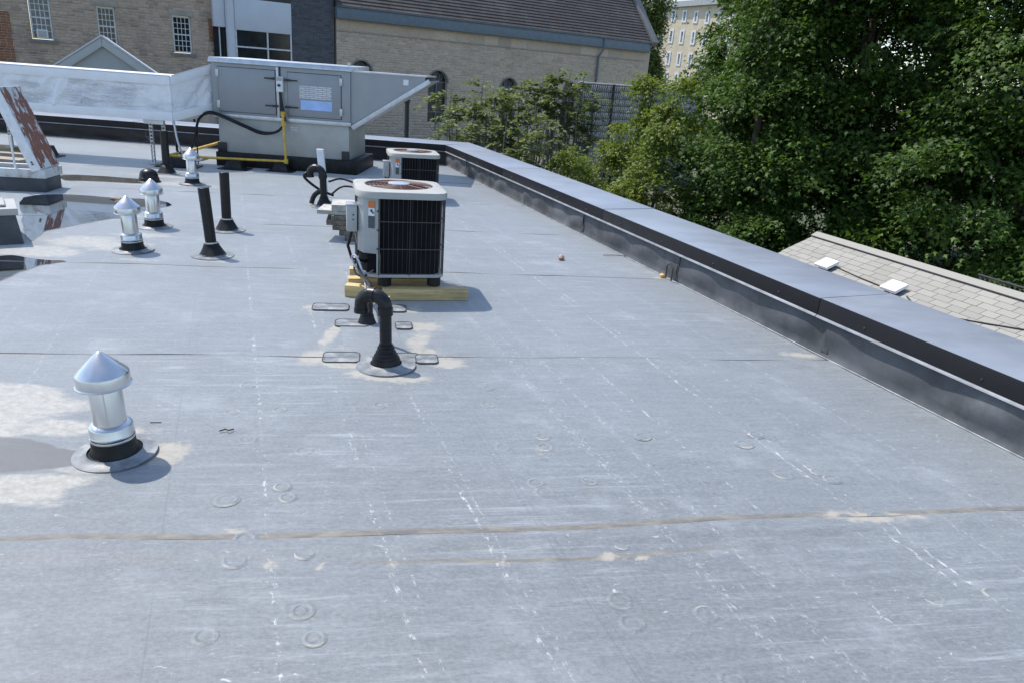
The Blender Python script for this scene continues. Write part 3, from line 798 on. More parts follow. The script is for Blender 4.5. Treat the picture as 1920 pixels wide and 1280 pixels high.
# ================================================================== GOOSENECK PIPES
def arc(c, r, a0, a1, ux, uz, n=9):
    return [Vector(c) + Vector(ux) * (r * math.cos(R(a0 + (a1 - a0) * i / n))) + Vector(uz) * (r * math.sin(R(a0 + (a1 - a0) * i / n))) for i in range(n + 1)]
def gooseneck(label, px, py, az, rad, hh, tip, bendr, lean, fat=1.25):
    g = G(px, py)
    t = thing('gooseneck_pipe', label, 'gooseneck pipe', (g[0], g[1], 0.004), (0, lean, 0), 'black gooseneck pipes')
    ux = (math.cos(az), math.sin(az), 0); uz = (0, 0, 1); U = Vector(ux)
    riser = [Vector((0, 0, 0.02)), Vector((0, 0, hh))]
    mb = MB(); mb.tube(riser, rad, 20); mb.build('riser', M['abs'], t, smooth=True)
    c = U * bendr + Vector((0, 0, hh))
    a = arc(c, bendr, 180, 90, ux, uz)
    mb = MB(); mb.tube([a[0] - Vector((0, 0, .03))] + a, rad * 1.14, 20); e1 = mb.build('elbow', M['abs'], t, smooth=True)
    mb = MB(); mb.tube([a[0] - Vector((0, 0, .04)), a[0] + Vector((0, 0, .005))], rad * fat, 20); mb.build('hub', M['abs'], e1, smooth=True)
    c2 = c + U * 0.012
    b = arc(c2, bendr, 90, 0, ux, uz)
    mb = MB(); mb.tube(b + [b[-1] - Vector((0, 0, tip))], rad * 1.14, 20); e2 = mb.build('elbow', M['abs'], t, smooth=True)
    mb = MB(); mb.tube([b[0] - U * .02, b[0] + U * .02], rad * fat, 20); mb.build('hub', M['abs'], e2, smooth=True)
    mb = MB(); mb.tube([b[-1] - Vector((0, 0, tip - .012)), b[-1] - Vector((0, 0, tip + .012))], rad * fat, 20); mb.build('hub', M['abs'], e2, smooth=True)
    mb = MB(); mb.lathe([(0.172, 0), (0.170, 0.006), (0.11, 0.010), (0.09, 0.020)], 40, cap=False); mb.build('flange', M['patch'], t, smooth=True)
    mb = MB(); mb.lathe([(0.088, 0.004), (0.078, 0.05), (0.071, 0.052), (0.068, 0.068), (0.062, 0.070), (0.058, 0.088), (0.052, 0.090), (0.048, 0.115), (0.042, 0.118), (0.040, 0.13)], 28); mb.build('boot', M['rubber'], t, smooth=True)
    return t
goose = gooseneck('near black gooseneck pipe on a stepped rubber boot in mid roof', 724, 686, R(165), 0.035, 0.345, 0.03, 0.068, R(-1.5))
goose2 = gooseneck('far black gooseneck pipe left of the rear condenser', 608, 388, R(172), 0.040, 0.37, 0.02, 0.075, R(-2))
# short stub pipe behind the near gooseneck
g = G(688, 606)
t = thing('stub_pipe', 'short black pipe stub behind the near gooseneck', 'vent pipe', (g[0], g[1], 0.004))
mb = MB(); mb.lathe([(0.040, 0.0), (0.040, 0.15), (0.034, 0.155), (0.034, 0.10)], 20); mb.build('pipe', M['abs'], t, smooth=True)
mb = MB(); mb.lathe([(0.062, 0.0), (0.050, 0.03), (0.043, 0.06)], 20); mb.build('boot', M['rubber'], t, smooth=True)
stub_top = np.array([g[0], g[1], 0.15])
# white posts beside the goosenecks
g = G(729, 648); top = VY(726, 556, g[1])
t = thing('white_post', 'slim white post behind the near gooseneck riser', 'post', (g[0], g[1], 0.0))
mb = MB(); d = Vector(top - g); mb.hexa([(-.014, -.01, .002), (.014, -.01, .002), (.014, .01, .002), (-.014, .01, .002)] + [tuple(d + Vector(q)) for q in ((-.014, -.01, 0), (.014, -.01, 0), (.014, .01, 0), (-.014, .01, 0))]); mb.build('post', M['white_paint'], t, bevel=.003)
mb = MB(); mb.lathe([(0.035, 0), (0.02, 0.012)], 16); mb.build('foot', M['patch'], t)
g = G(610, 378); top = VY(600, 280, g[1])
t = thing('white_post', 'tall white post standing behind the far gooseneck', 'post', (g[0], g[1], 0.0))
mb = MB(); d = Vector(top - g); w = .042; mb.hexa([(-w, -w * .5, .002), (w, -w * .5, .002), (w, w * .5, .002), (-w, w * .5, .002)] + [tuple(d + Vector(q)) for q in ((-w, -w * .5, 0), (w, -w * .5, 0), (w, w * .5, 0), (-w, w * .5, 0))]); mb.build('post', M['white_paint'], t, bevel=.004)
mb = MB(); mb.lathe([(0.09, 0), (0.05, 0.015)], 16); mb.build('foot', M['patch'], t)

# ================================================================== CONDENSERS
def plan(h, r, ch, inset=0.0, n=5):
    """square plan with rounded corners; the front-left corner is the service chamfer"""
    H_ = h - inset; pts = []
    for cx, cy, a0 in ((H_ - r, -H_ + r, 270), (H_ - r, H_ - r, 0), (-H_ + r, H_ - r, 90)):
        for i in range(n + 1):
            a = R(a0 + 90 * i / n); pts.append((cx + r * math.cos(a), cy + r * math.sin(a)))
    pts.append((-H_, -H_ + ch + inset))
    pts.append((-H_ + ch * .33, -H_ + ch * .36)); 
    pts.append((-H_ + ch + inset, -H_))
    return pts
def condenser(label, cx, cy, rot, base, hgt, half=0.32, full=True, legs=True):
    t = thing('condenser_unit', label, 'air conditioner', (cx, cy, base), (0, 0, rot), 'rooftop condenser units')
    ch = 0.14; z0 = 0.07 if legs else 0.02; z1 = hgt
    mb = MB(); mb.prism(plan(half, .07, ch), z0, z0 + .022); mb.build('base_pan', M['cream_metal'], t, bevel=.004)
    mb = MB(); mb.prism(plan(half, .08, ch, .028), z0 + .022, z1 - .05); mb.build('coil', M['coil'], t, smooth=True)
    # wire grille: vertical wires all round plus a few hoops
    po = plan(half, .07, ch, .006)
    P = [Vector((p[0], p[1], 0)) for p in po]
    path = P[:-2]                      # the coil runs round three sides; the chamfer is sheet metal
    path = [P[-1]] + path
    seglen = [(path[i + 1] - path[i]).length for i in range(len(path) - 1)]; tot = sum(seglen)
    def at(s):
        i = 0
        while i < len(seglen) - 1 and s > seglen[i]: s -= seglen[i]; i += 1
        return path[i].lerp(path[i + 1], min(1, s / seglen[i]))
    mb = MB(); nv = 62
    for k in range(nv + 1):
        q = at(tot * k / nv)
        mb.tube([q + Vector((0, 0, z0 + .02)), q + Vector((0, 0, z1 - .05))], 0.0021, 5)
    mb.build('grille_wires', M['wire_grille'], t)
    for zz in (.34, .66):
        z = z0 + (z1 - z0) * zz
        mb = MB(); mb.tube([p * 1.004 + Vector((0, 0, z)) for p in path], 0.0032, 6); mb.build('grille_hoop', M['rust_wire'], t, smooth=True)
    for s_ in (.0, .105, .235, .33):
        q = at(tot * s_) * 1.012
        mb = MB(); mb.tube([q + Vector((0, 0, z0 + .01)), q + Vector((0, 0, z1 - .04))], 0.0036, 6); mb.build('grille_rod', M['wire_grille'], t)
    # service panel over the chamfer
    a, m_, b = P[-3], P[-2], P[-1]
    zc = z0 + (z1 - z0) * .28
    def strip(pts, zlo, zhi, th, name, mat, bev=.004):
        vs_, fs = [], []
        for p in pts:
            o = Vector((p.x, p.y, 0)).normalized() * th
            for q, z in ((p, zlo), (p, zhi), (p - o, zhi), (p - o, zlo)): vs_.append((q.x, q.y, z))
        for i in range(len(pts) - 1):
            for k in range(4): fs.append((i * 4 + k, (i + 1) * 4 + k, (i + 1) * 4 + (k + 1) % 4, i * 4 + (k + 1) % 4))
        fs.append((0, 1, 2, 3)); e = (len(pts) - 1) * 4; fs.append((e + 3, e + 2, e + 1, e))
        mm = MB(); mm.add(vs_, fs); return mm.build(name, mat, t, bevel=bev)
    pts = [a, a.lerp(m_, .5) * 1.02, m_ * 1.03, m_.lerp(b, .5) * 1.02, b]
    sp = strip([p * 1.004 for p in pts], zc, z1 - .04, .02, 'service_panel', M['panel_metal'])
    strip([b.lerp(m_, .16) * 1.006, b * 1.007], z0 + .02, zc, .02, 'corner_post', M['panel_metal'])
    strip([a * .86, m_ * .90, b * .9], z0 + .02, zc, .02, 'valve_cavity', M['dusty'])
    # stickers on the panel
    e = (b - m_).normalized(); nn = Vector((e.y, -e.x, 0))
    if nn.dot(m_) < 0: nn = -nn
    def stick(f0, f1, za, zb, mat, name, par=sp):
        p = m_.lerp(b, f0) * 1.030 + nn * .004; q = m_.lerp(b, f1) * 1.024 + nn * .004
        mm = MB(); mm.ext([(p.x, p.y, za), (q.x, q.y, za), (q.x, q.y, zb), (p.x, p.y, zb)], tuple(nn * .002)); return mm.build(name, mat, par)
    stick(.34, .74, z1 - .118, z1 - .07, M['orange_label'], 'sticker')
    stick(.34, .74, z1 - .175, z1 - .120, M['white_paint'], 'sticker')
    stick(.34, .74, z1 - .265, z1 - .178, M['dark_label'], 'sticker')
    # a black pictogram on the white warning sticker
    p = m_.lerp(b, .54) * 1.026 + nn * .008
    mm = MB(); mm.box((p.x, p.y, z1 - .138), (.012, .012, .018)).box((p.x + e.x * .012, p.y + e.y * .012, z1 - .152), (.010, .010, .012)); mm.build('sticker_mark', M['black_metal'], sp)
    for zz in (.1, .45, .8):
        p = b.lerp(m_, .07) * 1.012; z = zc + (z1 - .06 - zc) * zz
        mm = MB(); mm.tube([(p.x, p.y, z), (p.x + nn.x * .007, p.y + nn.y * .007, z)], .006, 8); mm.build('screw', M['black_metal'], sp)
    # top cover with the fan opening
    out = plan(half + .012, .09, .12)
    n = 48
    ring = []
    for i in range(n):
        an = 2 * math.pi * i / n; dx, dy = math.cos(an), math.sin(an); best = 1e9
        for j in range(len(out)):
            p, q = out[j], out[(j + 1) % len(out)]
            den = dx * (q[1] - p[1]) - dy * (q[0] - p[0])
            if abs(den) < 1e-9: continue
            s_ = (p[0] * (q[1] - p[1]) - p[1] * (q[0] - p[0])) / den
            w_ = (p[0] * dy - p[1] * dx) / den
            if s_ > 0 and -1e-6 <= w_ <= 1 + 1e-6: best = min(best, s_)
        ring.append((dx, dy, best))
    fr = half * .80
    prof = [(1.0, z1 - .048), (1.0, z1 - .010), (.985, z1 - .001)]
    vs_, fs = [], []
    for (k, z) in prof:
        for (dx, dy, r_) in ring: vs_.append((dx * r_ * k, dy * r_ * k, z))
    for (rr, z) in ((fr + .03, z1 + .012), (fr, z1 + .010), (fr - .008, z1 - .02)):
        for (dx, dy, r_) in ring: vs_.append((dx * rr, dy * rr, z))
    for i in range(5):
        for k in range(n): fs.append((i * n + k, i * n + (k + 1) % n, (i + 1) * n + (k + 1) % n, (i + 1) * n + k))
    mm = MB(); mm.add(vs_, fs); top = mm.build('top_cover', M['cream_metal'], t, smooth=True)
    mm = MB(); mm.lathe([(fr - .006, z1 - .05), (fr - .006, z1 - .045)], 40); mm.build('fan_well', M['fan_guard'], top)
    mm = MB()
    for k in range(9):
        rr = fr * (k + 1) / 9.2; pts = [(rr * math.cos(2 * math.pi * i / 32), rr * math.sin(2 * math.pi * i / 32), z1 + .006 + .012 * (1 - k / 9)) for i in range(33)]
        mm.tube(pts, .0028, 4, cap=False)
    for k in range(8):
        an = math.pi * k / 4; mm.tube([(0.05 * math.cos(an), 0.05 * math.sin(an), z1 + .019), (fr * math.cos(an), fr * math.sin(an), z1 + .006)], .003, 4)
    mm.build('fan_guard', M['fan_guard'], top, smooth=True)
    mm = MB(); mm.lathe([(.085, z1 + .012), (.082, z1 + .024), (.05, z1 + .030)], 24); mm.build('motor_cap', M['galv'], top, smooth=True)
    if legs:
        for (lx, ly) in ((half - .07, -half + .06), (-half + .20, -half + .06), (half - .07, half - .07), (-half + .09, half - .07)):
            mm = MB(); mm.lathe([(.052, 0.002), (.052, z0)], 20, (lx, ly, 0)); mm.build('foot', M['rubber'], t, smooth=True)
    # electrical disconnect on the left
    q = a * 1.10 + Vector((-.01, .035, 0))
    mm = MB(); mm.box((q.x, q.y, z1 - .22), (.075, .10, .19)); bx = mm.build('switch_box', M['panel_metal'], t, bevel=.006)
    mm = MB(); mm.box((q.x, q.y, z1 - .118), (.085, .112, .012)); mm.build('switch_lid', M['galv'], bx, bevel=.003)
    for zz in (.19, .225):
        mm = MB(); mm.box((q.x + .01, q.y - .051, z1 - zz), (.010, .006, .010)); mm.build('screw', M['black_metal'], bx)
    mm = MB(); mm.tube([(q.x, q.y, z1 - .31), (q.x - .02, q.y - .01, z1 - .40), (q.x - .028, q.y, z0 + .2), (q.x + .0, q.y + .01, z0 + .1), (q.x + .06, q.y + .02, z0 + .08)], .011, 8); mm.build('conduit', M['abs'], t, smooth=True)
    return t
C1 = (-0.937, 5.63); RC = R(15)
cond = condenser('large near condenser with cream top standing on yellowed timbers', C1[0], C1[1], RC, 0.092, 0.70)
sh = G(869, 397) - np.array([0.36, -0.22, 0])
C2 = (sh[0] - 0.40, sh[1] + 0.50)
cond2 = condenser('smaller rear condenser partly hidden behind the near one', C2[0], C2[1], R(14), 0.012, 0.60, legs=False)
g = thing('pad', 'low rubber pad beneath the rear condenser', 'pad', (C2[0], C2[1], 0.0), (0, 0, R(14)))
mb = MB(); mb.box((0, 0, .007), (.7, .7, .010)); mb.build('slab', M['rubber'], g, bevel=.003)
# timbers under the near condenser
def timber(label, a, b, sec=0.088, name='timber', mat='timber', z=0.002):
    a = np.array(a); b = np.array(b); L = np.linalg.norm((b - a)[:2]); an = math.atan2(b[1] - a[1], b[0] - a[0])
    o = MB().box((0, 0, sec / 2), (L, sec, sec)).build(name, M[mat], None, bevel=.004)
    o.location = (float((a[0] + b[0]) / 2), float((a[1] + b[1]) / 2), z); o.rotation_euler = (0, 0, an)
    return tag(o, label, 'timber')
c, s = math.cos(RC), math.sin(RC)
def loc1(x, y): return np.array([C1[0] + x * c - y * s, C1[1] + x * s + y * c, 0])
timber('yellowed timber beam under the front of the near condenser', loc1(-.14, -.33), loc1(.50, -.33))
timber('yellowed timber beam under the back of the near condenser', loc1(-.36, .26), loc1(.30, .26))
timber('short timber block at the left corner of the near condenser', loc1(-.40, -.22), loc1(-.21, -.28), .086)
timber('timber beam crossing under the middle of the near condenser', loc1(-.38, -.03), loc1(.30, -.03), .087)
# insulated lines from the condenser to the stub
def cable(name, label, cat, paths, mats, radii, group=None):
    p0 = np.array(paths[0][0], float)
    t = thing(name, label, cat, (p0[0], p0[1], 0), group=group)
    for i, (pa, mt, r_) in enumerate(zip(paths, mats, radii)):
        q = smooth_path([np.array(p, float) - np.array([p0[0], p0[1], 0]) for p in pa])
        MB().tube(q, r_, 8).build('line', M[mt], t, smooth=True)
    return t
def smooth_path(P, n=7):
    P = [np.array(p, float) for p in P]; out = []
    Q = [2 * P[0] - P[1]] + P + [2 * P[-1] - P[-2]]
    for i in range(1, len(Q) - 2):
        for k in range(n):
            u = k / n
            out.append(0.5 * ((2 * Q[i]) + (-Q[i - 1] + Q[i + 1]) * u + (2 * Q[i - 1] - 5 * Q[i] + 4 * Q[i + 1] - Q[i + 2]) * u * u + (-Q[i - 1] + 3 * Q[i] - 3 * Q[i + 1] + Q[i + 2]) * u ** 3))
    out.append(P[-1]); return out
v0 = loc1(-.20, -.20) + np.array([0, 0, .28])
st_ = stub_top
def L1(x, y, z): return loc1(x, y) + np.array([0, 0, z])
cable('line_set', 'looped insulated refrigerant lines between near condenser and pipe stub', 'pipe', [
    [L1(-.19, -.19, .29), L1(-.27, -.26, .27), L1(-.32, -.34, .30), L1(-.30, -.42, .22), tuple(st_ + [0.012, 0.05, .10]), tuple(st_ + [0.010, 0, -.02])],
    [L1(-.17, -.21, .22), L1(-.25, -.30, .19), L1(-.33, -.32, .24), L1(-.36, -.30, .31), L1(-.33, -.36, .33), L1(-.28, -.44, .20), tuple(st_ + [-0.012, 0.02, .06]), tuple(st_ + [-0.012, 0, -.03])],
    [L1(-.30, -.12, .34), L1(-.34, -.20, .20), L1(-.30, -.30, .17), L1(-.22, -.25, .18), L1(-.18, -.21, .25)]], ['abs', 'galv', 'abs'], [.013, .008, .008])
p2 = np.array([C2[0] - .40, C2[1] - .1, 0])
g2 = G(608, 388)
cable('line_set', 'black cables arching from the far gooseneck towards the rear condenser', 'cable', [
    [g2 + [-.20, .02, .40], g2 + [-.23, .0, .33], g2 + [-.10, .15, .18], g2 + [.05, .25, .10]],
    [g2 + [.05, .02, .30], g2 + [.20, .05, .34], g2 + [.42, .05, .28], p2 + [-.15, .0, .10], p2 + [.1, .1, .12]],
    [g2 + [.08, .02, .15], g2 + [.22, .05, .25], g2 + [.45, .0, .24], p2 + [-.2, -.05, .05], p2 + [.05, .05, .05]],
    [g2 + [-.17, .05, .02], g2 + [-.13, .06, .12], g2 + [-.02, .04, .20]]], ['abs'] * 4, [.016, .014, .012, .03])

# ================================================================== PAVER STACK
g = G(648, 452)
ptop = [('pale', .50, .30, .045, -.12, .02), ('pale', .66, .32, .050, -.16, -.03)]
z = 0.002
stack = [('paver_dark', .34, .30, .05, .06, 0), ('paver_dark', .38, .30, .045, .02, .05), ('paver_dark', .44, .31, .05, .0, -.06), ('paver_dark', .52, .32, .05, -.03, .04), ('paver_dark', .46, .32, .045, -.02, .1), ('concrete', .62, .34, .042, -.05, -.10), ('concrete', .52, .32, .06, .02, .06)]
names = ['lowest', 'second from the bottom', 'third from the bottom', 'fourth from the bottom', 'third from the top', 'second from the top', 'topmost']
for i, (mt, w, d, th, dx, rz) in enumerate(stack):
    mb = MB(); mb.box((0, 0, th / 2), (w, d, th))
    o = mb.build('paver', M[mt], None, bevel=.008)
    o.location = (float(g[0] + .08 + dx), float(g[1] + .15), z); o.rotation_euler = (0, 0, RC * .6 + rz)
    z += th + .002
    tag(o, ('pale' if mt == 'concrete' else 'dark weathered') + ' paver, ' + names[i] + ' of the stack behind the near condenser', 'paver', 'stack of pavers')

# ================================================================== AIR HANDLER
AY = 11.8; AX0, AX1 = -4.84, -2.73; AD = 1.25
ahu = thing('air_handler', 'big grey sheet metal air handling unit with two access doors', 'air handler', (AX0, AY, 0))
O = np.array([AX0, AY, 0]); W = AX1 - AX0
def A(): return MB()
mb = A(); mb.box2((.05, .03, .217), (W - .03, AD - .03, .74)); mb.build('lower_casing', M['ahu_curb'], ahu, bevel=.006)
mb = A(); mb.box2((0, 0, .742), (W, AD, 1.53)); mb.build('cabinet', M['ahu'], ahu, bevel=.006)
mb = A(); mb.hexa([(-.03, -.045, 1.532), (W + .03, -.045, 1.532), (W + .03, AD + .03, 1.532), (-.03, AD + .03, 1.532), (-.02, -.03, 1.60), (W + .02, -.03, 1.60), (W + .02, AD + .02, 1.62), (-.02, AD + .02, 1.62)]); rf = mb.build('roof_cap', M['galv'], ahu, bevel=.004)
mb = A(); mb.box((W - .03, .06, 1.635), (.05, .03, .05)); mb.build('lifting_lug', M['galv'], rf)
mb = A(); mb.box2((-.012, -.022, .735), (W + .012, .0, .79)); mb.build('drip_rail', M['galv'], ahu, bevel=.004)
mb = A(); mb.box2((W * .487, -.012, .79), (W * .499, .0, 1.53)); mb.build('panel_joint', M['black_metal'], ahu)
mb = A(); mb.box2((W * .468, -.016, .79), (W * .486, .0, 1.525)); mb.build('mullion', M['galv'], ahu, bevel=.003)
mb = A(); mb.box2((.0, -.02, .0), (W + .10, AD + .05, .215)); cb_ = mb.build('roof_curb', M['rubber'], ahu, bevel=.01)
mb = A(); mb.box2((.03, -.004, .216), (.16, .028, .36)); mb.build('curb_upstand', M['black_metal'], cb_, bevel=.004)
mb = A(); mb.box2((W - .14, -.004, .216), (W - .02, .028, .35)); mb.build('curb_upstand', M['black_metal'], cb_, bevel=.004)
def door(x0, x1, z0, z1, hinge_left):
    mb = A(); mb.box2((x0 - .008, -.006, z0 - .008), (x1 + .008, .001, z1 + .008)); gk = None
    o = A().box2((x0, -.022, z0), (x1, -.002, z1)).build('access_door', M['ahu_door'], ahu, bevel=.005)
    mb.build('gasket', M['black_metal'], o)
    hx = x0 - .004 if hinge_left else x1 + .004
    for zz in (z0 + (z1 - z0) * .16, z0 + (z1 - z0) * .86):
        A().box((hx, -.027, zz), (.045, .012, .11)).build('hinge', M['galv'], o, bevel=.003)
    lx = x1 if hinge_left else x0
    s_ = -1 if hinge_left else 1
    for zz in (z0 + (z1 - z0) * .20, z0 + (z1 - z0) * .82):
        l = A(); l.box((lx + s_ * .0, -.034, zz), (.085, .026, .032)); l.box((lx + s_ * .09, -.042, zz), (.13, .016, .020))
        l.build('latch', M['black_metal'], o, bevel=.004)
    return o
door(.10, .97, .83, 1.47, True)
d2 = door(1.16, 1.97, .83, 1.46, False)
A().box2((1.34, -.0255, 1.10), (1.83, -.0225, 1.285)).build('printed_label', M['print'], d2)
A().box2((1.355, -.0255, .935), (1.835, -.0225, 1.075)).build('blue_label', M['blue_label'], d2)
sw = A().box2((1.00, -.07, 1.17), (1.10, -.002, 1.39)).build('switch_box', M['white_paint'], ahu, bevel=.008)
A().box2((1.01, -.078, 1.33), (1.09, -.071, 1.38)).build('switch_plate', M['panel_metal'], sw)
A().tube([(1.05, -.072, 1.265), (1.05, -.10, 1.265)], .02, 12).build('switch_knob', M['black_metal'], sw)
A().box2((1.17, .0255, .60), (1.28, .0285, .68)).build('small_label', M['print'], ahu)
# intake hood: a wedge opening downward to the right
hx0, hx1, hz1, hz0 = W + .002, W + 1.13, 1.525, .72
mb = A(); mb.ext([(hx0, .03, hz1), (hx0, .03, hz0 + .03), (hx1, .03, hz1 - .05), (hx1, .03, hz1)], (0, .004, 0)); hd = mb.build('intake_hood', M['ahu'], ahu)
mb = A(); mb.ext([(hx0, AD - .03, hz1), (hx0, AD - .03, hz0 + .03), (hx1, AD - .03, hz1 - .05), (hx1, AD - .03, hz1)], (0, .004, 0)); mb.build('hood_side', M['ahu'], hd)
mb = A(); mb.box2((hx0, .02, hz1), (hx1 + .02, AD, hz1 + .025)); mb.build('hood_top', M['galv'], hd, bevel=.004)
mb = A(); v = np.array([hx1 - hx0, 0, hz1 - .05 - hz0]); v /= np.linalg.norm(v); nrm = np.array([v[2], 0, -v[0]])
a = np.array([hx0, .0, hz0 + .02]); b = np.array([hx1 + .05, .0, hz1 - .02])
mb.ext([a, b, b + nrm * .07, a + nrm * .07], (0, .032, 0)); mb.build('hood_lip', M['galv'], hd, bevel=.003)
mb = A(); mb.ext([a + [0, .034, 0] + nrm * .035, b + [0, .034, 0] + nrm * .035, b + [0, AD - .07, 0] + nrm * .035, a + [0, AD - .07, 0] + nrm * .035], tuple(nrm * .004)); mb.build('hood_filter', M['galv'], hd)
A().box2((hx1 - .33, .024, hz1 - .13), (hx1 - .25, .0285, hz1 - .05)).build('hood_label', M['white_paint'], hd)
# power cable looping across the front
cb2 = []
for off, nm in ((0, 0), (.025, 1)):
    pts = [(1.05 + off * .3, -.05, 1.16), (1.08, -.06, .98), (1.11, -.07, .76), (1.02, -.10, .60), (.78, -.12, .545 + off), (.48, -.12, .64 + off), (.12, -.10, .765 + off), (-.06, -.10, .78 + off), (-.20, -.10, .68), (-.27, -.12, .42), (-.36, -.15, .20), (-.55, -.10, .16), (-.62, .0, .30), (-.66, .05, .64)]
    o = A().tube(smooth_path(pts), .020 if nm == 0 else .012, 8).build('power_cable', M['abs'], ahu, smooth=True)
A().tube(smooth_path([(-.22, -.10, .55), (-.24, -.12, .30), (-.24, -.13, .02)]), .010, 6).build('drop_cable', M['abs'], ahu, smooth=True)

A().tube(smooth_path([(-.42, -.46, .66), (-.36, -.50, .35), (-.28, -.46, .12), (-.12, -.40, .10), (.0, -.20, .14)]), .016, 8).build('conduit', M['galv'], ahu, smooth=True)
# ================================================================== GAS PIPE
def W3(x, y, Y): return VY(x, y, Y)
gy = AY - .33
pL = G(300, 310, .14); 
gp0 = np.array([-5.38, 11.30, .155]); gp1 = np.array([AX0 + 1.145, AY - .16, .155])
gt = thing('gas_pipe', 'yellow painted gas pipe running along the roof to the air handler', 'gas pipe', (gp1[0], gp1[1], 0))
o_ = np.array([gp1[0], gp1[1], 0])
MB(o_).tube([gp0, gp1], .019, 14).build('horizontal_run', M['yellow'], gt, smooth=True)
MB(o_).tube([gp1 + [0, 0, .0], gp1 + [-.02, 0, .42], gp1 + [-.035, .02, .72]], .018, 14).build('riser', M['yellow'], gt, smooth=True)
for q, nm in ((gp1, 'elbow'), (gp1 + [-.033, .02, .70], 'tee'), (gp1 + [-.029, .015, .56], 'union')):
    MB(o_).tube([q + [0, 0, -.035], q + [0, 0, .035]], .033, 14).build(nm, M['yellow'], gt, smooth=True)
MB(o_).tube([gp1 + [-.033, .02, .715], gp1 + [-.033, .16, .715]], .02, 12).build('inlet_nipple', M['yellow'], gt, smooth=True)
MB(o_).tube([gp0 + [-.03, 0, 0], gp0 + [.04, 0, 0]], .033, 14).build('elbow', M['yellow'], gt, smooth=True)
MB(o_).tube([gp0, gp0 + [-.02, 1.0, .0], gp0 + [.25, 2.0, .12]], .022, 12).build('back_run', M['yellow'], gt, smooth=True)
def pipe_block(label, x, y, w, d, h=.12, rz=0.0):
    t = thing('pipe_support', label, 'pipe support', (x, y, 0.002), (0, 0, rz), 'black rubber pipe supports')
    b_ = MB(); b_.hexa([(-w / 2, -d / 2, 0), (w / 2, -d / 2, 0), (w / 2, d / 2, 0), (-w / 2, d / 2, 0), (-w / 2 + .05, -d / 2 + .03, h), (w / 2 - .05, -d / 2 + .03, h), (w / 2 - .05, d / 2 - .03, h), (-w / 2 + .05, d / 2 - .03, h)]); b_.build('block', M['rubber'], t, bevel=.008)
    MB().box((0, 0, .008), (w + .14, d + .08, .012)).build('pad', M['rubber'], t, bevel=.003)
    return t
def along(f): return gp0 + (gp1 - gp0) * f
q = along(.08); pipe_block('black rubber pipe support at the duct strut', q[0] + .02, q[1], .46, .30, .125, .15)
q = along(.56); pipe_block('black rubber pipe support behind the upright black pipe', q[0], q[1], .30, .22, .125)
q = along(.97); pipe_block('black rubber pipe support at the gas pipe elbow', q[0] - .02, q[1] - .02, .26, .18, .125)

# ================================================================== WRAPPED DUCT
duct = thing('wrapped_duct', 'long white wrapped rectangular duct joining the air handler', 'duct', (-5.25, 11.3, 0))
O = np.array([-5.25, 11.3, 0])
_fr = random.Random(21)
FOLDS = [(_fr.uniform(-9.5, -4.4), _fr.uniform(-.55, -.15), _fr.uniform(-.12, .12), _fr.uniform(.012, .05), _fr.choice((-1, 1)) * _fr.uniform(.4, 1.3)) for _ in range(70)]
def grid_face(mb, p00, p10, p01, p11, nu, nv, amp, nrm):
    p00, p10, p01, p11 = [np.array(p, float) for p in (p00, p10, p01, p11)]; V = []; F = []
    for j in range(nv + 1):
        for i in range(nu + 1):
            u, v = i / nu, j / nv
            p = (p00 * (1 - u) + p10 * u) * (1 - v) + (p01 * (1 - u) + p11 * u) * v
            e = math.sin(math.pi * v) ** .5 * min(1, 6 * u, 6 * (1 - u))
            L = np.linalg.norm(p10 - p00) * u
            wob = 0.0
            for (l0, sl, cv, w_, a_) in FOLDS:
                x_ = (p[0] - l0) - sl * (1 - v) - cv * math.sin(v * 3.1)
                wob += a_ * math.exp(-(x_ / w_) ** 2)
            V.append(p + np.array(nrm) * (amp * e * (0.4 + wob)))
    for j in range(nv):
        for i in range(nu):
            b = j * (nu + 1) + i; F.append((b, b + 1, b + nu + 2, b + nu + 1))
    mb.add(V, F)
def duct_piece(f0b, f1b, f0t, f1t, depth):
    """front face corner points (bottom start/end, top start/end), extruded back by depth vectors"""
    d0, d1 = np.array(depth[0]), np.array(depth[1])
    f0b, f1b, f0t, f1t = [np.array(p, float) for p in (f0b, f1b, f0t, f1t)]
    nrm = np.cross(f1b - f0b, f0t - f0b); nrm /= np.linalg.norm(nrm)
    if nrm[1] > 0: nrm = -nrm
    L = np.linalg.norm(f1b - f0b)
    mb = MB(O); grid_face(mb, f0b, f1b, f0t, f1t, max(8, int(L / .022)), 14, .020, nrm)
    mb.quad(f0t, f1t, f1t + d1, f0t + d0); mb.quad(f0b, f1b, f1b + d1, f0b + d0); mb.quad(f0b + d0, f1b + d1, f1t + d1, f0t + d0)
    o = mb.build('duct_section', M['wrap'], duct, smooth=True)
    for (a0, a1, sgn) in ((f0t, f1t, -1), (f0b, f1b, 1)):
        e0 = (f0b - f0t) if sgn < 0 else (f0t - f0b); e1 = (f1b - f1t) if sgn < 0 else (f1t - f1b)
        e0 = e0 / np.linalg.norm(e0) * .125; e1 = e1 / np.linalg.norm(e1) * .125
        k = nrm * .022
        m2 = MB(O); m2.hexa([a0 + k, a1 + k, a1 - nrm * .01, a0 - nrm * .01, a0 + e0 + k, a1 + e1 + k, a1 + e1 - nrm * .01, a0 + e0 - nrm * .01])
        m2.build('edge_tape', M['wrap_tape'], o, bevel=.006)
    m2 = MB(O); up_ = np.array([0, 0, .012])
    m2.ext([f0t + nrm * .024 + up_ * .2, f1t + nrm * .024 + up_ * .2, f1t + d1 + up_ * .2, f0t + d0 + up_ * .2], tuple(up_)); m2.build('top_sheet', M['wrap_tape'], o, bevel=.003)
    return o
q0 = (-13.2, 11.3)
Dv = np.array([0, .75, 0])
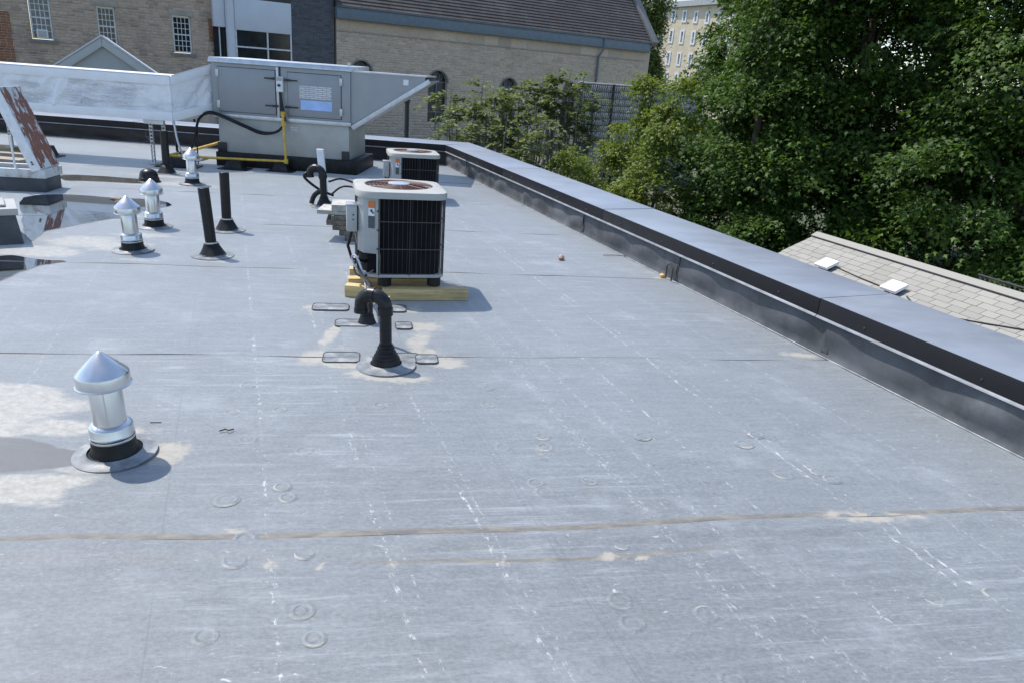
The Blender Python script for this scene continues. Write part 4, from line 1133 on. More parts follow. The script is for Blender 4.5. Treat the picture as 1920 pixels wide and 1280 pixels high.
duct_piece((-13.2, 11.3, .66), (-5.25, 11.3, .66), (-13.2, 11.3, 1.29), (-5.25, 11.3, 1.29), (Dv, Dv))
duct_piece((-5.248, 11.3, .66), (AX0 - .01, AY + .12, .82), (-5.248, 11.3, 1.29), (AX0 - .01, AY + .12, 1.50), (Dv, np.array([0, .75, 0])))
# strut legs
def strut(x, y, z0, z1):
    m_ = MB(O)
    w, tk = .041, .004
    m_.box((x - w / 2, y, (z0 + z1) / 2), (tk, w, z1 - z0)).box((x + w / 2, y, (z0 + z1) / 2), (tk, w, z1 - z0))
    o = m_.build('strut_leg', M['galv'], duct)
    back = MB(O)
    n = int((z1 - z0) / .05)
    for i in range(n):      # slotted web
        zc = z0 + (i + .5) * (z1 - z0) / n
        back.box((x, y - w / 2 + .003, zc - .016), (w, tk, .020))
    tag(back.build('slotted_web', M['galv'], o), kind='stuff')
    MB(O).box((x, y, z0 + .006), (.13, .13, .010)).build('foot_plate', M['galv'], o)
for (x, y, z0) in ((-5.62, 11.36, .02), (-5.50, 11.50, .02), (-7.80, 11.40, .095), (-7.70, 11.62, .095), (-10.4, 11.4, .012)):
    strut(x, y, z0, .655)
MB(O).box2((-5.70, 11.30, .60), (-5.40, 11.36, .657)).build('trapeze', M['galv'], duct)
# planks lying on the roof under the duct at the far left
for i, (x0, x1, y, zz, lab) in enumerate(((-9.2, -7.35, 11.55, .0, 'pale plank under the left duct struts'), (-9.6, -7.2, 10.9, .0, 'long grey plank lying in front of the left duct struts'), (-8.9, -6.9, 10.35, .0, 'weathered plank lying behind the open hatch'))):
    o = MB().box((0, 0, .045), (x1 - x0, .24, .085)).build('plank', M['timber_grey' if i else 'timber'], None, bevel=.005)
    o.location = ((x0 + x1) / 2, y, .003); o.rotation_euler = (0, 0, .06 - .05 * i); tag(o, lab, 'plank', 'planks on the roof')
pipe_block('black sloping rubber block at the far left behind the hatch', -7.55, 10.05, .50, .4, .30, .1)
pipe_block('black rubber block beside the left duct struts', -7.35, 11.35, .42, .30, .16, .1)

# ================================================================== OPEN HATCH
hc = G(87, 362)
ht = thing('roof_hatch', 'open roof hatch with a rusty peeling white lid', 'roof hatch', (hc[0], hc[1], 0), (0, 0, R(9)))
# local: +x right, y back, origin at the front right corner of the curb
hw, hdp, hh = 1.3, .42, .26
MB().box2((-hw, 0, 0), (0, hdp, .16)).build('curb', M['flashing'], ht, bevel=.008)
fr_ = MB(); fr_.box2((-hw - .02, -.02, .162), (.02, .03, hh)); fr_.box2((-hw - .02, hdp - .03, .162), (.02, hdp + .02, hh)); fr_.box2((-.05, .031, .162), (.02, hdp - .031, hh)); fr_.box2((-hw - .02, .031, .162), (-hw + .05, hdp - .031, hh))
fr_.build('frame', M['old_white'], ht, bevel=.005)
MB().box2((-hw + .05, .03, .164), (-.05, hdp - .03, .20)).build('glazing', M['glass'], ht)
# lid hinged along the right edge and leaning left
ang = R(70)
u = np.array([-math.cos(ang), 0, math.sin(ang)]); nl = np.array([math.sin(ang), 0, math.cos(ang)])
b0 = np.array([-.01, -.03, hh + .006]); Lh = .93; th = .11
ld = MB(); f_ = lambda a, y, k: tuple(b0 + u * a + np.array([0, y, 0]) - nl * k)
ld.hexa([f_(0, 0, th), f_(0, 0, 0), f_(0, hdp + .06, 0), f_(0, hdp + .06, th), f_(Lh, 0, th), f_(Lh, 0, 0), f_(Lh, hdp + .06, 0), f_(Lh, hdp + .06, th)])
lid = ld.build('lid', M['white_paint'], ht, bevel=.006)
sk = MB(); sk.hexa([f_(.01, .012, -.002), f_(.01, .012, -.006), f_(.01, hdp + .05, -.006), f_(.01, hdp + .05, -.002), f_(Lh - .01, .012, -.002), f_(Lh - .01, .012, -.006), f_(Lh - .01, hdp + .05, -.006), f_(Lh - .01, hdp + .05, -.002)])
sk.build('lid_skin', M['peel'], lid)
for k in (.06, .14):
    p = np.array(f_(.06 + k * .3, -.004, th * .5)); MB().tube([p, p + [0, -.006, 0]], .010, 8).build('rivet', M['black_metal'], lid)
MB().tube([(-.30, .02, hh), (-.31, .02, hh + .36)], .012, 8).build('prop_rod', M['white_paint'], ht)

# second low skylight curb at the left edge
cc = G(46, 458)
sk2 = thing('skylight_curb', 'low grey framed skylight curb at the left edge beside the puddle', 'skylight', (cc[0], cc[1], 0), (0, 0, R(36)))
MB().hexa([(-1.3, 0, 0), (0, 0, 0), (0, .55, 0), (-1.3, .55, 0), (-1.26, .04, .24), (-.03, .04, .24), (-.03, .51, .24), (-1.26, .51, .24)]).build('curb', M['flashing'], sk2, bevel=.01)
MB().box2((-1.28, .02, .242), (-.01, .53, .30)).build('frame', M['ahu_curb'], sk2, bevel=.01)
MB().box2((-1.20, .10, .302), (-.09, .45, .325)).build('dome', M['ahu_curb'], sk2, bevel=.015)

# ================================================================== PUDDLES
def puddle(label, pts, z=0.0075):
    P = [G(*p) for p in pts]; n = len(P); out = []
    for i in range(n):
        a, b, c_, d_ = P[i - 1], P[i], P[(i + 1) % n], P[(i + 2) % n]
        for k in range(5):
            s_ = k / 5
            out.append(.5 * (2 * b + (c_ - a) * s_ + (2 * a - 5 * b + 4 * c_ - d_) * s_ ** 2 + (3 * b - a - 3 * c_ + d_) * s_ ** 3) + np.array([random.uniform(-.012, .012), random.uniform(-.008, .008), 0]))
    ce = sum(out) / len(out)
    me = MB().add([(p[0], p[1], z) for p in out], [tuple(range(len(out)))]).mesh('puddle', M['water'])
    o = link('puddle', me); tag(o, label, 'puddle', kind='structure')
puddle('large puddle mirroring the rusty hatch lid', [(45, 372), (120, 366), (210, 372), (290, 376), (320, 386), (262, 398), (230, 408), (180, 416), (120, 428), (85, 436), (60, 452), (48, 440), (40, 400)])
puddle('small puddle at the left edge of the roof', [(-30, 492), (20, 480), (70, 488), (125, 492), (70, 500), (30, 515), (-30, 535)])
puddle('thin strip of water behind the metal vents', [(118, 330), (180, 331), (260, 337), (300, 343), (250, 345), (170, 341), (120, 339)])

# ================================================================== SMALL DEBRIS
def lump(name, label, px, py, r, mat, cat):
    g_ = G(px, py); rr = random.Random(px)
    bm = bmesh.new(); bmesh.ops.create_icosphere(bm, subdivisions=2, radius=r)
    for v_ in bm.verts: v_.co *= rr.uniform(.72, 1.15); v_.co.z *= .8
    me = bpy.data.meshes.new(name); bm.to_mesh(me); bm.free(); me.materials.append(M[mat])
    o = link(name, me, None, (g_[0], g_[1], r * .7)); return tag(o, label, cat)
lump('debris_lump', 'small pinkish lump lying alone on the open roof', 1052, 488, .035, 'blob', 'debris')
lump('debris_lump', 'small yellow lump at the foot of the right parapet', 1241, 521, .028, 'caulk_yellow', 'debris')
g_ = G(216, 375)
o = MB().add([(-.09, -.03, .002), (.0, -.05, .03), (.10, -.01, .012), (.02, .05, .035), (-.07, .04, .006), (0, 0, .045)], [(0, 1, 5), (1, 2, 5), (2, 3, 5), (3, 4, 5), (4, 0, 5)]).build('dry_leaf', M['leafdry'], None)
o.location = (g_[0], g_[1], .006); o.scale = (.65, .65, .65); tag(o, 'curled brown leaf lying beside the large puddle', 'leaf')
for (px, py, L_, a_, lab) in ((425, 810, .03, .3, 'tiny dark twig right of the nearest vent'), (1160, 482, .16, .1, 'flat dark scrap near the right parapet'), (500, 870, .0, 0, '')):
    if not lab: continue
    g_ = G(px, py); o = MB().tube([(-L_, 0, .006), (-L_ * .2, .012, .008), (L_ * .3, -.006, .01), (L_, .01, .006)], .0035, 6).build('twig', M['bark'], None, smooth=True)
    o.location = (g_[0], g_[1], .004); o.rotation_euler = (0, 0, a_); tag(o, lab, 'twig')

# ================================================================== BUILDINGS BEHIND
BK = 1.4
WD = np.array([.806, .592, 0.0]); WD /= np.linalg.norm(WD)
WN = np.array([WD[1], -WD[0], 0.0])            # towards the camera
WO = np.array([-7.7, 31.0, 0.0]) * BK
WROT = math.atan2(WD[1], WD[0])
GZB = -2.5
def wp(px, py, off=0.0):
    p = PL(px, py, WO + WN * off, WN); return float(np.dot(p - WO, WD)), float(p[2])
def wall_openings(mb, x0, x1, z0, z1, ops, th, y0=0.0):
    """front face at y0, thickness th backwards (+y); ops: (xa, xb, za, zb, arched)"""
    cuts = sorted({x0, x1, *[o[0] for o in ops], *[o[1] for o in ops]})
    for a, b in zip(cuts[:-1], cuts[1:]):
        mid = (a + b) / 2
        op = [o for o in ops if o[0] <= mid <= o[1]]
        if not op: mb.box2((a, y0, z0), (b, y0 + th, z1)); continue
        op.sort(key=lambda o: o[2]); z = z0
        for (xa, xb, za, zb, ar) in op:
            mb.box2((a, y0, z), (b, y0 + th, za))
            z = zb
            if ar:      # fill the spandrels above the arch with strips
                r_ = (xb - xa) / 2; n = 14
                for i in range(n):
                    u0, u1 = xa + (xb - xa) * i / n, xa + (xb - xa) * (i + 1) / n
                    zz = zb - r_ + math.sqrt(max(0, r_ * r_ - ((u0 + u1) / 2 - (xa + xb) / 2) ** 2))
                    if zb - zz > .004: mb.box2((u0, y0, zz), (u1, y0 + th, zb))
        mb.box2((a, y0, z), (b, y0 + th, z1))
def masonry(parent, x0, x1, z0, z1, ops, rowh, wmin, wmax, mat, y=0.0, proud=.03, npart=300, seed=1, vis=None, name='stone', rough=True):
    rr = random.Random(seed); ST = []
    z = z0
    while z < z1 - rowh * .4:
        h = rowh * (rr.uniform(.75, 1.3) if rough else 1.0); h = min(h, z1 - z)
        x = x0 - rr.uniform(0, wmin)
        while x < x1:
            w = rr.uniform(wmin, wmax); a, b = max(x, x0), min(x + w, x1); x += w
            if b - a < .03: continue
            bad = False
            for (xa, xb, za, zb, ar) in ops:
                if z + h > za + .005 and z < zb - .005 and b > xa and a < xb:
                    if ar:
                        r_ = (xb - xa) / 2; cx = (xa + xb) / 2; lim = zb - r_
                        if z > lim:
                            hw_ = math.sqrt(max(0, r_ * r_ - (z - lim) ** 2))
                            if a >= cx + hw_ or b <= cx - hw_: continue
                            xa2, xb2 = cx - hw_, cx + hw_
                        else: xa2, xb2 = xa, xb
                    else: xa2, xb2 = xa, xb
                    if a < xa2 - .04: b = min(b, xa2)
                    elif b > xb2 + .04: a = max(a, xb2)
                    else: bad = True
            if bad or b - a < .03: continue
            ST.append((a, b, z, z + h))
        z += h
    g_ = .011 if rough else .008
    unit = MB(); 
    def stone_verts(a, b, c_, d_, p):
        a += g_; b -= g_; c_ += g_; d_ -= g_; q = .012
        return [(a, y + .001, c_), (b, y + .001, c_), (b, y + .001, d_), (a, y + .001, d_), (a + q, y - p, c_ + q), (b - q, y - p, c_ + q), (b - q, y - p, d_ - q), (a + q, y - p, d_ - q)]
    SF = [(4, 5, 6, 7), (0, 1, 5, 4), (1, 2, 6, 5), (2, 3, 7, 6), (3, 0, 4, 7)]
    seen = [i for i, s_ in enumerate(ST) if vis is None or vis(s_)]
    seen.sort(key=lambda i: -(ST[i][1] - ST[i][0]) * (ST[i][3] - ST[i][2]))
    big = set(seen[:npart])
    # shared unit mesh for the individually built stones
    um = bpy.data.meshes.new(name); k = .07
    um.from_pydata([(0, 0, 0), (1, 0, 0), (1, 0, 1), (0, 0, 1), (k, -1, k * 1.4), (1 - k, -1, k * 1.4), (1 - k, -1, 1 - k * 1.4), (k, -1, 1 - k * 1.4)], [], SF); um.materials.append(mat)
    at = um.attributes.new('tint', 'FLOAT_COLOR', 'POINT'); at.data.foreach_set('color', [0.0, 0, 0, 1] * 8)
    V, F, Cc = [], [], []
    for i, (a, b, c_, d_) in enumerate(ST):
        p = rr.uniform(.4, 1.0) * proud
        if i in big:
            o = link(name, um, parent); o.location = (a + g_, y, c_ + g_); o.scale = (b - a - 2 * g_, p, d_ - c_ - 2 * g_)
        else:
            n0 = len(V); V += stone_verts(a, b, c_, d_, p); F += [[j + n0 for j in f] for f in SF]; Cc += [[rr.random(), 0, 0]] * 8
    if V:
        me = fast_mesh(name + '_mass', np.array(V), np.array(F), mat, np.array(Cc))
        o = link(name + '_mass', me, parent); tag(o, kind='stuff')
def sash_window(parent, x0, x1, z0, z1, cols, rows, ydepth=.14, glass='glass'):
    w_ = .045 * BK
    o = MB().box2((x0, ydepth, z0), (x1, ydepth + .02, z1)).build('window', M[glass], parent)
    f = MB(); y0, y1 = ydepth - .05, ydepth - .002
    f.box2((x0, y0, z0), (x0 + w_, y1, z1)).box2((x1 - w_, y0, z0), (x1, y1, z1)).box2((x0 + w_, y0, z0), (x1 - w_, y1, z0 + w_)).box2((x0 + w_, y0, z1 - w_), (x1 - w_, y1, z1))
    zm = (z0 + z1) / 2; f.box2((x0 + w_, y0 + .012, zm - w_ * .5), (x1 - w_, y1, zm + w_ * .5))
    f.build('frame', M['frame_white'], o)
    b_ = MB(); q = .014
    for i in range(1, cols):
        x = x0 + w_ + (x1 - x0 - 2 * w_) * i / cols; b_.box2((x - q, y0 + .025, z0 + w_), (x + q, y1 - .004, z1 - w_))
    for (za, zb) in ((z0 + w_, zm - w_ * .5), (zm + w_ * .5, z1 - w_)):
        for i in range(1, rows):
            z = za + (zb - za) * i / rows; b_.box2((x0 + w_, y0 + .027, z - q), (x1 - w_, y1 - .003, z + q))
    b_.build('glazing_bars', M['frame_white'], o)
    return o

# ---- left stone building
lb = thing('stone_building', 'rubble stone building with white sash windows at the far left', 'building', tuple(WO + WN * -0.5 + np.array([0, 0, 0])), (0, 0, WROT))
def wl(px, py): 
    p = PL(px, py, WO + WN * -0.5, WN); return float(np.dot(p - WO, WD)), float(p[2])
wins = []
for (l, r_, tpy, bpy_, lx) in ((61, 102, 3, 73, 0), (187, 222, 14, 85, 0), (327, 362, 31, 99, 0)):
    xa, zb = wl(l, bpy_); xb, _ = wl(r_, bpy_); _, zt = wl((l + r_) / 2, tpy)
    wins.append((xa, xb, zb, zt, False))
wins[0] = (wins[0][0], wins[0][1], wins[0][2], wins[0][2] + (wins[1][3] - wins[1][2]) * 1.08, False)
low = [(w[0], w[1], w[2] - 3.4, w[3] - 3.4, False) for w in wins]
xl, xr = wl(-330, 60)[0], wl(405, 60)[0]
mb = MB(); wall_openings(mb, xl, xr, GZB - .3, 8.0, wins + low, .5); mb.build('wall', M['mortar'], lb)
masonry(lb, xl, xr, -.6, 7.9, wins + low, .135, .20, .52, M['stone_l'], proud=.035, seed=3, vis=lambda s_: s_[0] > wl(-10, 60)[0] and s_[2] > .6 and s_[3] < 4.4)
for i, w in enumerate(wins + low):
    sash_window(lb, w[0] + .02, w[1] - .02, w[2] + .02, w[3] - .02, 4 if i != 0 else 4, 3, glass='blind' if i % 3 == 0 else 'glass')
    MB().box2((w[0] - .14, -.10, w[2] - .16), (w[1] + .14, .12, w[2] - .002)).build('sill', M['lintel'], lb, bevel=.01)
    MB().box2((w[0] - .14, -.06, w[3] + .002), (w[1] + .14, .05, w[3] + .26)).build('lintel', M['cut_stone'], lb, bevel=.01)
w = wins[0]
acb = MB().box2((w[0] + .18, -.16, w[2] + .03), (w[0] + .62, .08, w[2] + .42)).build('window_air_conditioner', M['frame_white'], lb, bevel=.01)
MB().box2((w[0] + .24, -.168, w[2] + .09), (w[0] + .56, -.162, w[2] + .36)).build('grille', M['panel_metal'], acb)
# patch of red brick at the left and toothing near the corner
xa, za = wl(-12, 118); xb, zb = wl(17, 22)
masonry(lb, xa, xb, za, zb, [], .11, .20, .28, M['brick_red'], y=-.047, proud=.03, npart=80, seed=5, name='brick', rough=False)
MB().box2((xa, -.046, za), (xb, -.0, zb)).build('brick_backing', M['mortar'], lb)
xa, za = wl(392, 78); xb, zb = wl(404, 36)
masonry(lb, xa, xb, za, zb, [], .11, .16, .28, M['brick_red'], y=-.047, proud=.03, npart=30, seed=6, name='brick', rough=False)
rf_ = MB(); rf_.ext([(xl, -.5, 8.0), (xl, 6, 13.0), (xl, 12.5, 8.0)], (xr - xl, 0, 0)); rf_.build('roof', M['slate'], lb)

# ---- glazed link between the stone building and the church
lk = thing('link_building', 'modern link with white panel, dark glazing and slate grey brick', 'building', tuple(WO), (0, 0, WROT))
aL, _ = wp(402, 50); aC0, _ = wp(424, 50); aC1, _ = wp(441, 50); aP, _ = wp(547, 60); aG = 0.0 - .12
_, zP = wp(495, 61); _, zT = wp(547, 8); _, zM = wp(500, 92)
MB().box2((aC1, .0, zP), (aP, .4, zT)).build('white_panel', M['clad_white'], lk, bevel=.01)
MB().box2((aL, .1, zP + .06), (aC0, .5, zT + .6)).build('white_panel', M['clad_white'], lk, bevel=.05)
MB().lathe([((aC1 - aC0) / 2, GZB), ((aC1 - aC0) / 2, zT + 1.5)], 24, ((aC0 + aC1) / 2, .08, 0)).build('column', M['clad_white'], lk, smooth=True)
MB().box2((aL, .3, GZB - .2), (aC0, .34, zP + .06)).build('glazing', M['glass'], lk)
gz_ = MB().box2((aC1, .10, GZB - .2), (aP, .14, zP - .004)).build('glazing', M['glass'], lk)
aM, _ = wp(503, 90)
fr2 = MB(); q = .035
for x in (aC1 + .03, aM, aP - .04): fr2.box2((x - q, .02, GZB), (x + q, .098, zP - .006))
z = zM
while z > GZB:
    fr2.box2((aC1 + .07, .03, z - q), (aM - q - .002, .098, z + q)); fr2.box2((aM + q + .002, .03, z - q), (aP - .08, .098, z + q)); z -= .8
fr2.build('glazing_frame', M['frame_white'], gz_)
MB().box2(((aL + aC0) / 2 - .02, .2, GZB), ((aL + aC0) / 2 + .02, .298, zP + .05)).build('glazing_bar', M['frame_white'], lk)
MB().box2((aL, .02, zT + .002), (aP, .6, zT + .55)).build('dark_fascia', M['fence_post'], lk)
MB().box2((aP + .005, .03, GZB - .2), (aG, .5, 6.0)).build('grey_wall', M['mortar_dark'], lk)
masonry(lk, aP + .01, aG - .01, -.3, 5.9, [], .115, .30, .42, M['brick_grey'], y=.03, proud=.02, seed=9, name='brick', rough=False, vis=lambda s_: 1.4 < s_[2] < 5)
MB().box2((aL, .7, GZB), (aG, 5, 5.9)).build('body', M['mortar_dark'], lk)

# ---- church
ch = thing('church', 'pale stone church wall with arched windows and a long brown roof', 'church', tuple(WO + np.array([0, 0, 0])), (0, 0, WROT))
aE, _ = wp(1212, 95); zE = CAM_H + (3.30 - CAM_H) * BK; zGt = CAM_H + (3.78 - CAM_H) * BK
cw_ = []
hwid = .47 * BK
for (px, py) in ((678, 114), (822, 133), (955, 147)):
    a_, z_ = wp(px, py); cw_.append((a_ - hwid, a_ + hwid, GZB + 1.2, z_, True))
sp_ = (cw_[2][0] - cw_[0][0]) / 2
cw_.append((cw_[2][0] + sp_, cw_[2][1] + sp_, GZB + 1.2, cw_[2][3], True))
mb = MB(); wall_openings(mb, 0, aE - .1, GZB - .3, zE + .2, cw_, .6); mb.build('wall', M['mortar'], ch)
_, zS = wp(900, 84)
zS = zE - .62
masonry(ch, 0, aE - .1, GZB, zS, cw_, .135, .22, .55, M['stone_c'], proud=.025, seed=12, vis=lambda s_: s_[2] > -.6)
masonry(ch, 0, aE - .1, zS + .05, zE, [], .58, .8, 1.6, M['stone_c'], proud=.02, seed=13, npart=60, name='frieze_stone')
MB().box2((0, -.07, zS), (aE - .1, -.001, zS + .05)).build('string_course', M['cut_stone'], ch)
for (xa, xb, za, zb, ar) in cw_:
    o = MB().box2((xa, .28, za), (xb, .30, zb)).build('window', M['arch_glass'], ch)
    f = MB(); r_ = (xb - xa) / 2; cx = (xa + xb) / 2; zc = zb - r_
    f.box2((cx - .035, .20, za), (cx + .035, .279, zc))
    z = za + .6
    while z < zc: f.box2((xa, .22, z - .03), (cx - .036, .279, z + .03)); f.box2((cx + .036, .22, z - .03), (xb, .279, z + .03)); z += 1.05
    f.box2((xa, .22, zc - .03), (cx - .036, .279, zc + .03)); f.box2((cx + .036, .22, zc - .03), (xb, .279, zc + .03))
    pts = [(cx + r_ * .36 * math.cos(2 * math.pi * i / 20), .24, zc + r_ * .48 + r_ * .36 * math.sin(2 * math.pi * i / 20)) for i in range(21)]
    f.tube(pts, .035, 5, cap=False)
    for s_ in (-1, 1): f.tube([(cx + s_ * .0, .24, zc - .02), (cx + s_ * r_ * .3, .24, zc + r_ * .14), (cx + s_ * r_ * .62, .24, zc + r_ * .34), (cx + s_ * r_ * .55, .24, zc + r_ * .75)], .03, 5)
    f.build('tracery', M['lead'], o, smooth=True)
    e = MB()
    pts = [(cx + (r_ + .06) * math.cos(math.pi * i / 18), zc + (r_ + .06) * math.sin(math.pi * i / 18)) for i in range(19)]
    pin = [(cx + (r_ - .02) * math.cos(math.pi * i / 18), zc + (r_ - .02) * math.sin(math.pi * i / 18)) for i in range(19)]
    for i in range(18):
        e.hexa([(pin[i][0], -.05, pin[i][1]), (pts[i][0], -.05, pts[i][1]), (pts[i][0], .1, pts[i][1]), (pin[i][0], .1, pin[i][1]), (pin[i + 1][0], -.05, pin[i + 1][1]), (pts[i + 1][0], -.05, pts[i + 1][1]), (pts[i + 1][0], .1, pts[i + 1][1]), (pin[i + 1][0], .1, pin[i + 1][1])])
    e.build('arch_trim', M['lintel'], ch)
# gutter, downspout
gt_ = MB().box2((-.1, -.34, zE), (aE + .05, -.002, zGt - .10)).build('fascia', M['gutter'], ch, bevel=.02)
MB().box2((-.1, -.42, zGt - .098), (aE + .1, -.20, zGt)).build('gutter', M['gutter'], gt_, bevel=.03)
aD, _ = wp(1120, 110)
ds = MB(); ds.tube([(aD + .2, -.38, zGt - .1), (aD + .2, -.38, zE - .05), (aD, -.12, zE - .6), (aD, -.12, GZB)], .075, 10); ds.build('downspout', M['gutter'], ch, smooth=True)
# roof in overlapping courses
pit = R(50); ex = .245
ndir = np.array([0, math.cos(pit), math.sin(pit)]); nup = np.array([0, -math.sin(pit), math.cos(pit)])
r0 = np.array([0, -.40, zGt - .05])
ncr = 46
for i in range(ncr):
    a = r0 + ndir * (i * ex); b = a + ndir * (ex * 1.25)
    lo = a + nup * .055; hi = b + nup * .012
    m_ = MB(); x1_ = aE - .02
    m_.hexa([(-.1, a[1], a[2]), (x1_, a[1], a[2]), (x1_, b[1], b[2]), (-.1, b[1], b[2]), (-.1, lo[1], lo[2]), (x1_, lo[1], lo[2]), (x1_, hi[1], hi[2]), (-.1, hi[1], hi[2])])
    m_.build('roof_course', M['slate'], ch)
tp = r0 + ndir * (ncr * ex)
m_ = MB(); m_.ext([(-.05, -.3, zGt - .1), (-.05, float(tp[1]), float(tp[2]) - .05), (-.05, 2 * float(tp[1]) + .3, zGt - .1)], (aE - .05, 0, 0)); m_.build('roof_body', M['mortar_dark'], ch)
# gable coping on the right end
a = r0 + ndir * -.1; b = tp + ndir * .2
m_ = MB(); m_.hexa([(aE, *(a - nup * .2)[1:]), (aE + .55, *(a - nup * .2)[1:]), (aE + .55, *(b - nup * .2)[1:]), (aE, *(b - nup * .2)[1:]), (aE, *(a + nup * .22)[1:]), (aE + .55, *(a + nup * .22)[1:]), (aE + .55, *(b + nup * .22)[1:]), (aE, *(b + nup * .22)[1:])]); m_.build('gable_coping', M['lintel'], ch, bevel=.02)
MB().box2((aE - .08, .1, GZB - .3), (aE + .5, 2 * float(tp[1]), zE)).build('end_wall', M['stone_c'], ch)
MB().ext([(aE - .02, 0.0, zE), (aE - .02, float(tp[1]), float(tp[2]) - .1), (aE - .02, 2 * float(tp[1]), zE)], (.5, 0, 0)).build('gable_wall', M['stone_c'], ch)
MB().box2((aE - 1.2, float(tp[1]) * .62, zE + 2), (aE + .45, float(tp[1]) * .62 + 1.5, float(tp[2]) + 2)).build('chimney', M['stone_c'], ch, bevel=.03)

# ---- small grey gabled roof house between the roof and the stone building
GY = 24.0
ap = VY(190, 70, GY); eL = VY(113, 127, GY); eR = VY(283, 140, GY)
gb = thing('gabled_shed', 'small grey metal gable end rising behind the white duct', 'shed', (float(ap[0]), GY, 0), (0, 0, R(27)))
hw_ = float((eR[0] - eL[0]) / 2); hz = float(ap[2]); ez = float((eL[2] + eR[2]) / 2)
sl_ = (hz - ez) / hw_
W2 = hw_ * 1.9; zb_ = hz - sl_ * W2
MB().ext([(0, .0, hz - .28), (-W2 + .25, .0, zb_ - .05), (-W2 + .25, .0, GZB - 1.5), (W2 - .25, .0, GZB - 1.5), (W2 - .25, .0, zb_ - .05)], (0, 5.0, 0)).build('wall', M['clad_grey'], gb)
for s_ in (-1, 1):
    MB().ext([(s_ * .004, -.12, hz), (s_ * W2, -.12, zb_), (s_ * (W2 - .16), -.12, zb_ - .20), (s_ * .004, -.12, hz - .27)], (0, .118, 0)).build('rake_board', M['clad_grey2'], gb, bevel=.01)
    MB().ext([(s_ * .0 + s_ * .01, -.16, hz + .005), (s_ * (W2 + .05), -.16, zb_ - .035), (s_ * (W2 + .05), -.16, zb_ + .02), (s_ * .01, -.16, hz + .06)], (0, 5.3, 0)).build('roof_slope', M['clad_white'], gb)

# ---- dark pole in front of the church
pb = VY(762, 262, 27.0); pt_ = VY(764, 139, 27.0)
po_ = thing('utility_pole', 'slim dark pole standing in front of the church windows', 'pole', (float(pb[0]), 27.0, GZB))
MB().tube([(0, 0, -.2), (0, 0, float(pt_[2]) - GZB)], [.09, .075], 12).build('shaft', M['fence_post'], po_, smooth=True)
MB().box((0, -.02, float(pt_[2]) - GZB - .9), (.20, .2, .12)).build('collar', M['fence_post'], po_, bevel=.01)

# ---- privacy fence in front of the church
FY = 33.0
f0 = VY(1085, 157, FY - 1.0); f1 = VY(1320, 177, FY + 3.0)
fn = thing('privacy_fence', 'tall grey slatted chain link fence in front of the church', 'fence', (float(f0[0]), float(f0[1]), GZB), (0, 0, math.atan2(f1[1] - f0[1], f1[0] - f0[0])))
fl_ = float(np.linalg.norm((f1 - f0)[:2])); fh = 1.62 - GZB
for i in range(5):
    x = fl_ * i / 4 * .96 + .1
    MB().tube([(x, -.06, -.2), (x, -.06, fh + .02)], .05, 10).build('post', M['fence_post'], fn, smooth=True)
MB().tube([(0, -.02, fh), (fl_, -.02, fh)], .035, 8).build('top_rail', M['fence_slat'], fn, smooth=True)
rr = random.Random(4); V = []; F = []
SF6 = [(0, 3, 2, 1), (4, 5, 6, 7), (0, 1, 5, 4), (1, 2, 6, 5), (2, 3, 7, 6), (3, 0, 4, 7)]
x = 0.03
while x < fl_ - .05:
    z = .05
    while z < fh - .15:
        h_ = .235; o_2 = rr.uniform(-.012, .012); n0 = len(V); lean = .05
        V += [(x + o_2, 0, z), (x + .062 + o_2, 0, z), (x + .062 + o_2, .012, z), (x + o_2, .012, z), (x + o_2 + lean, 0, z + h_), (x + .062 + o_2 + lean, 0, z + h_), (x + .062 + o_2 + lean, .012, z + h_), (x + o_2 + lean, .012, z + h_)]
        F += [[j + n0 for j in f] for f in SF6]; z += .27
    x += .105
o = link('slat_weave', fast_mesh('slat_weave', np.array(V), np.array(F), M['fence_slat']), fn); tag(o, kind='stuff')
MB().box2((0, .02, .0), (fl_, .03, fh - .02)).build('screen', M['screen'], fn)

# ---- far cream building
FO = VY(1300, 60, 110.0); FN_ = np.array([-.88, -.475, 0]); FD = np.array([.475, -.88, 0])
fb = thing('far_building', 'distant sunlit cream building with rows of windows', 'building', (float(FO[0]), float(FO[1]), 0), (0, 0, math.atan2(FD[1], FD[0])))
def fp(px, py):
    p = PL(px, py, FO, FN_); return float(np.dot(p - FO, FD)), float(p[2])
ops = []
for (y0_, y1_) in ((22, 41), (59, 81), (101, 122), (140, 160)):
    for px in (1194, 1214, 1234, 1256, 1276, 1297, 1318, 1340, 1362):
        xa, za = fp(px - 4, y1_ + (px - 1276) * .07); xb, zb = fp(px + 4, y0_ + (px - 1276) * .07); ops.append((xa, xb, za, zb, False))
xa, _ = fp(1150, 60); xb, _ = fp(1420, 60); _, zt = fp(1276, 14)
mb = MB()
xcols = sorted({(round(o[0], 3), round(o[1], 3)) for o in ops})
colmap = {}
for o in ops: colmap.setdefault(round((o[0] + o[1]) / 2 / .8), []).append(o)
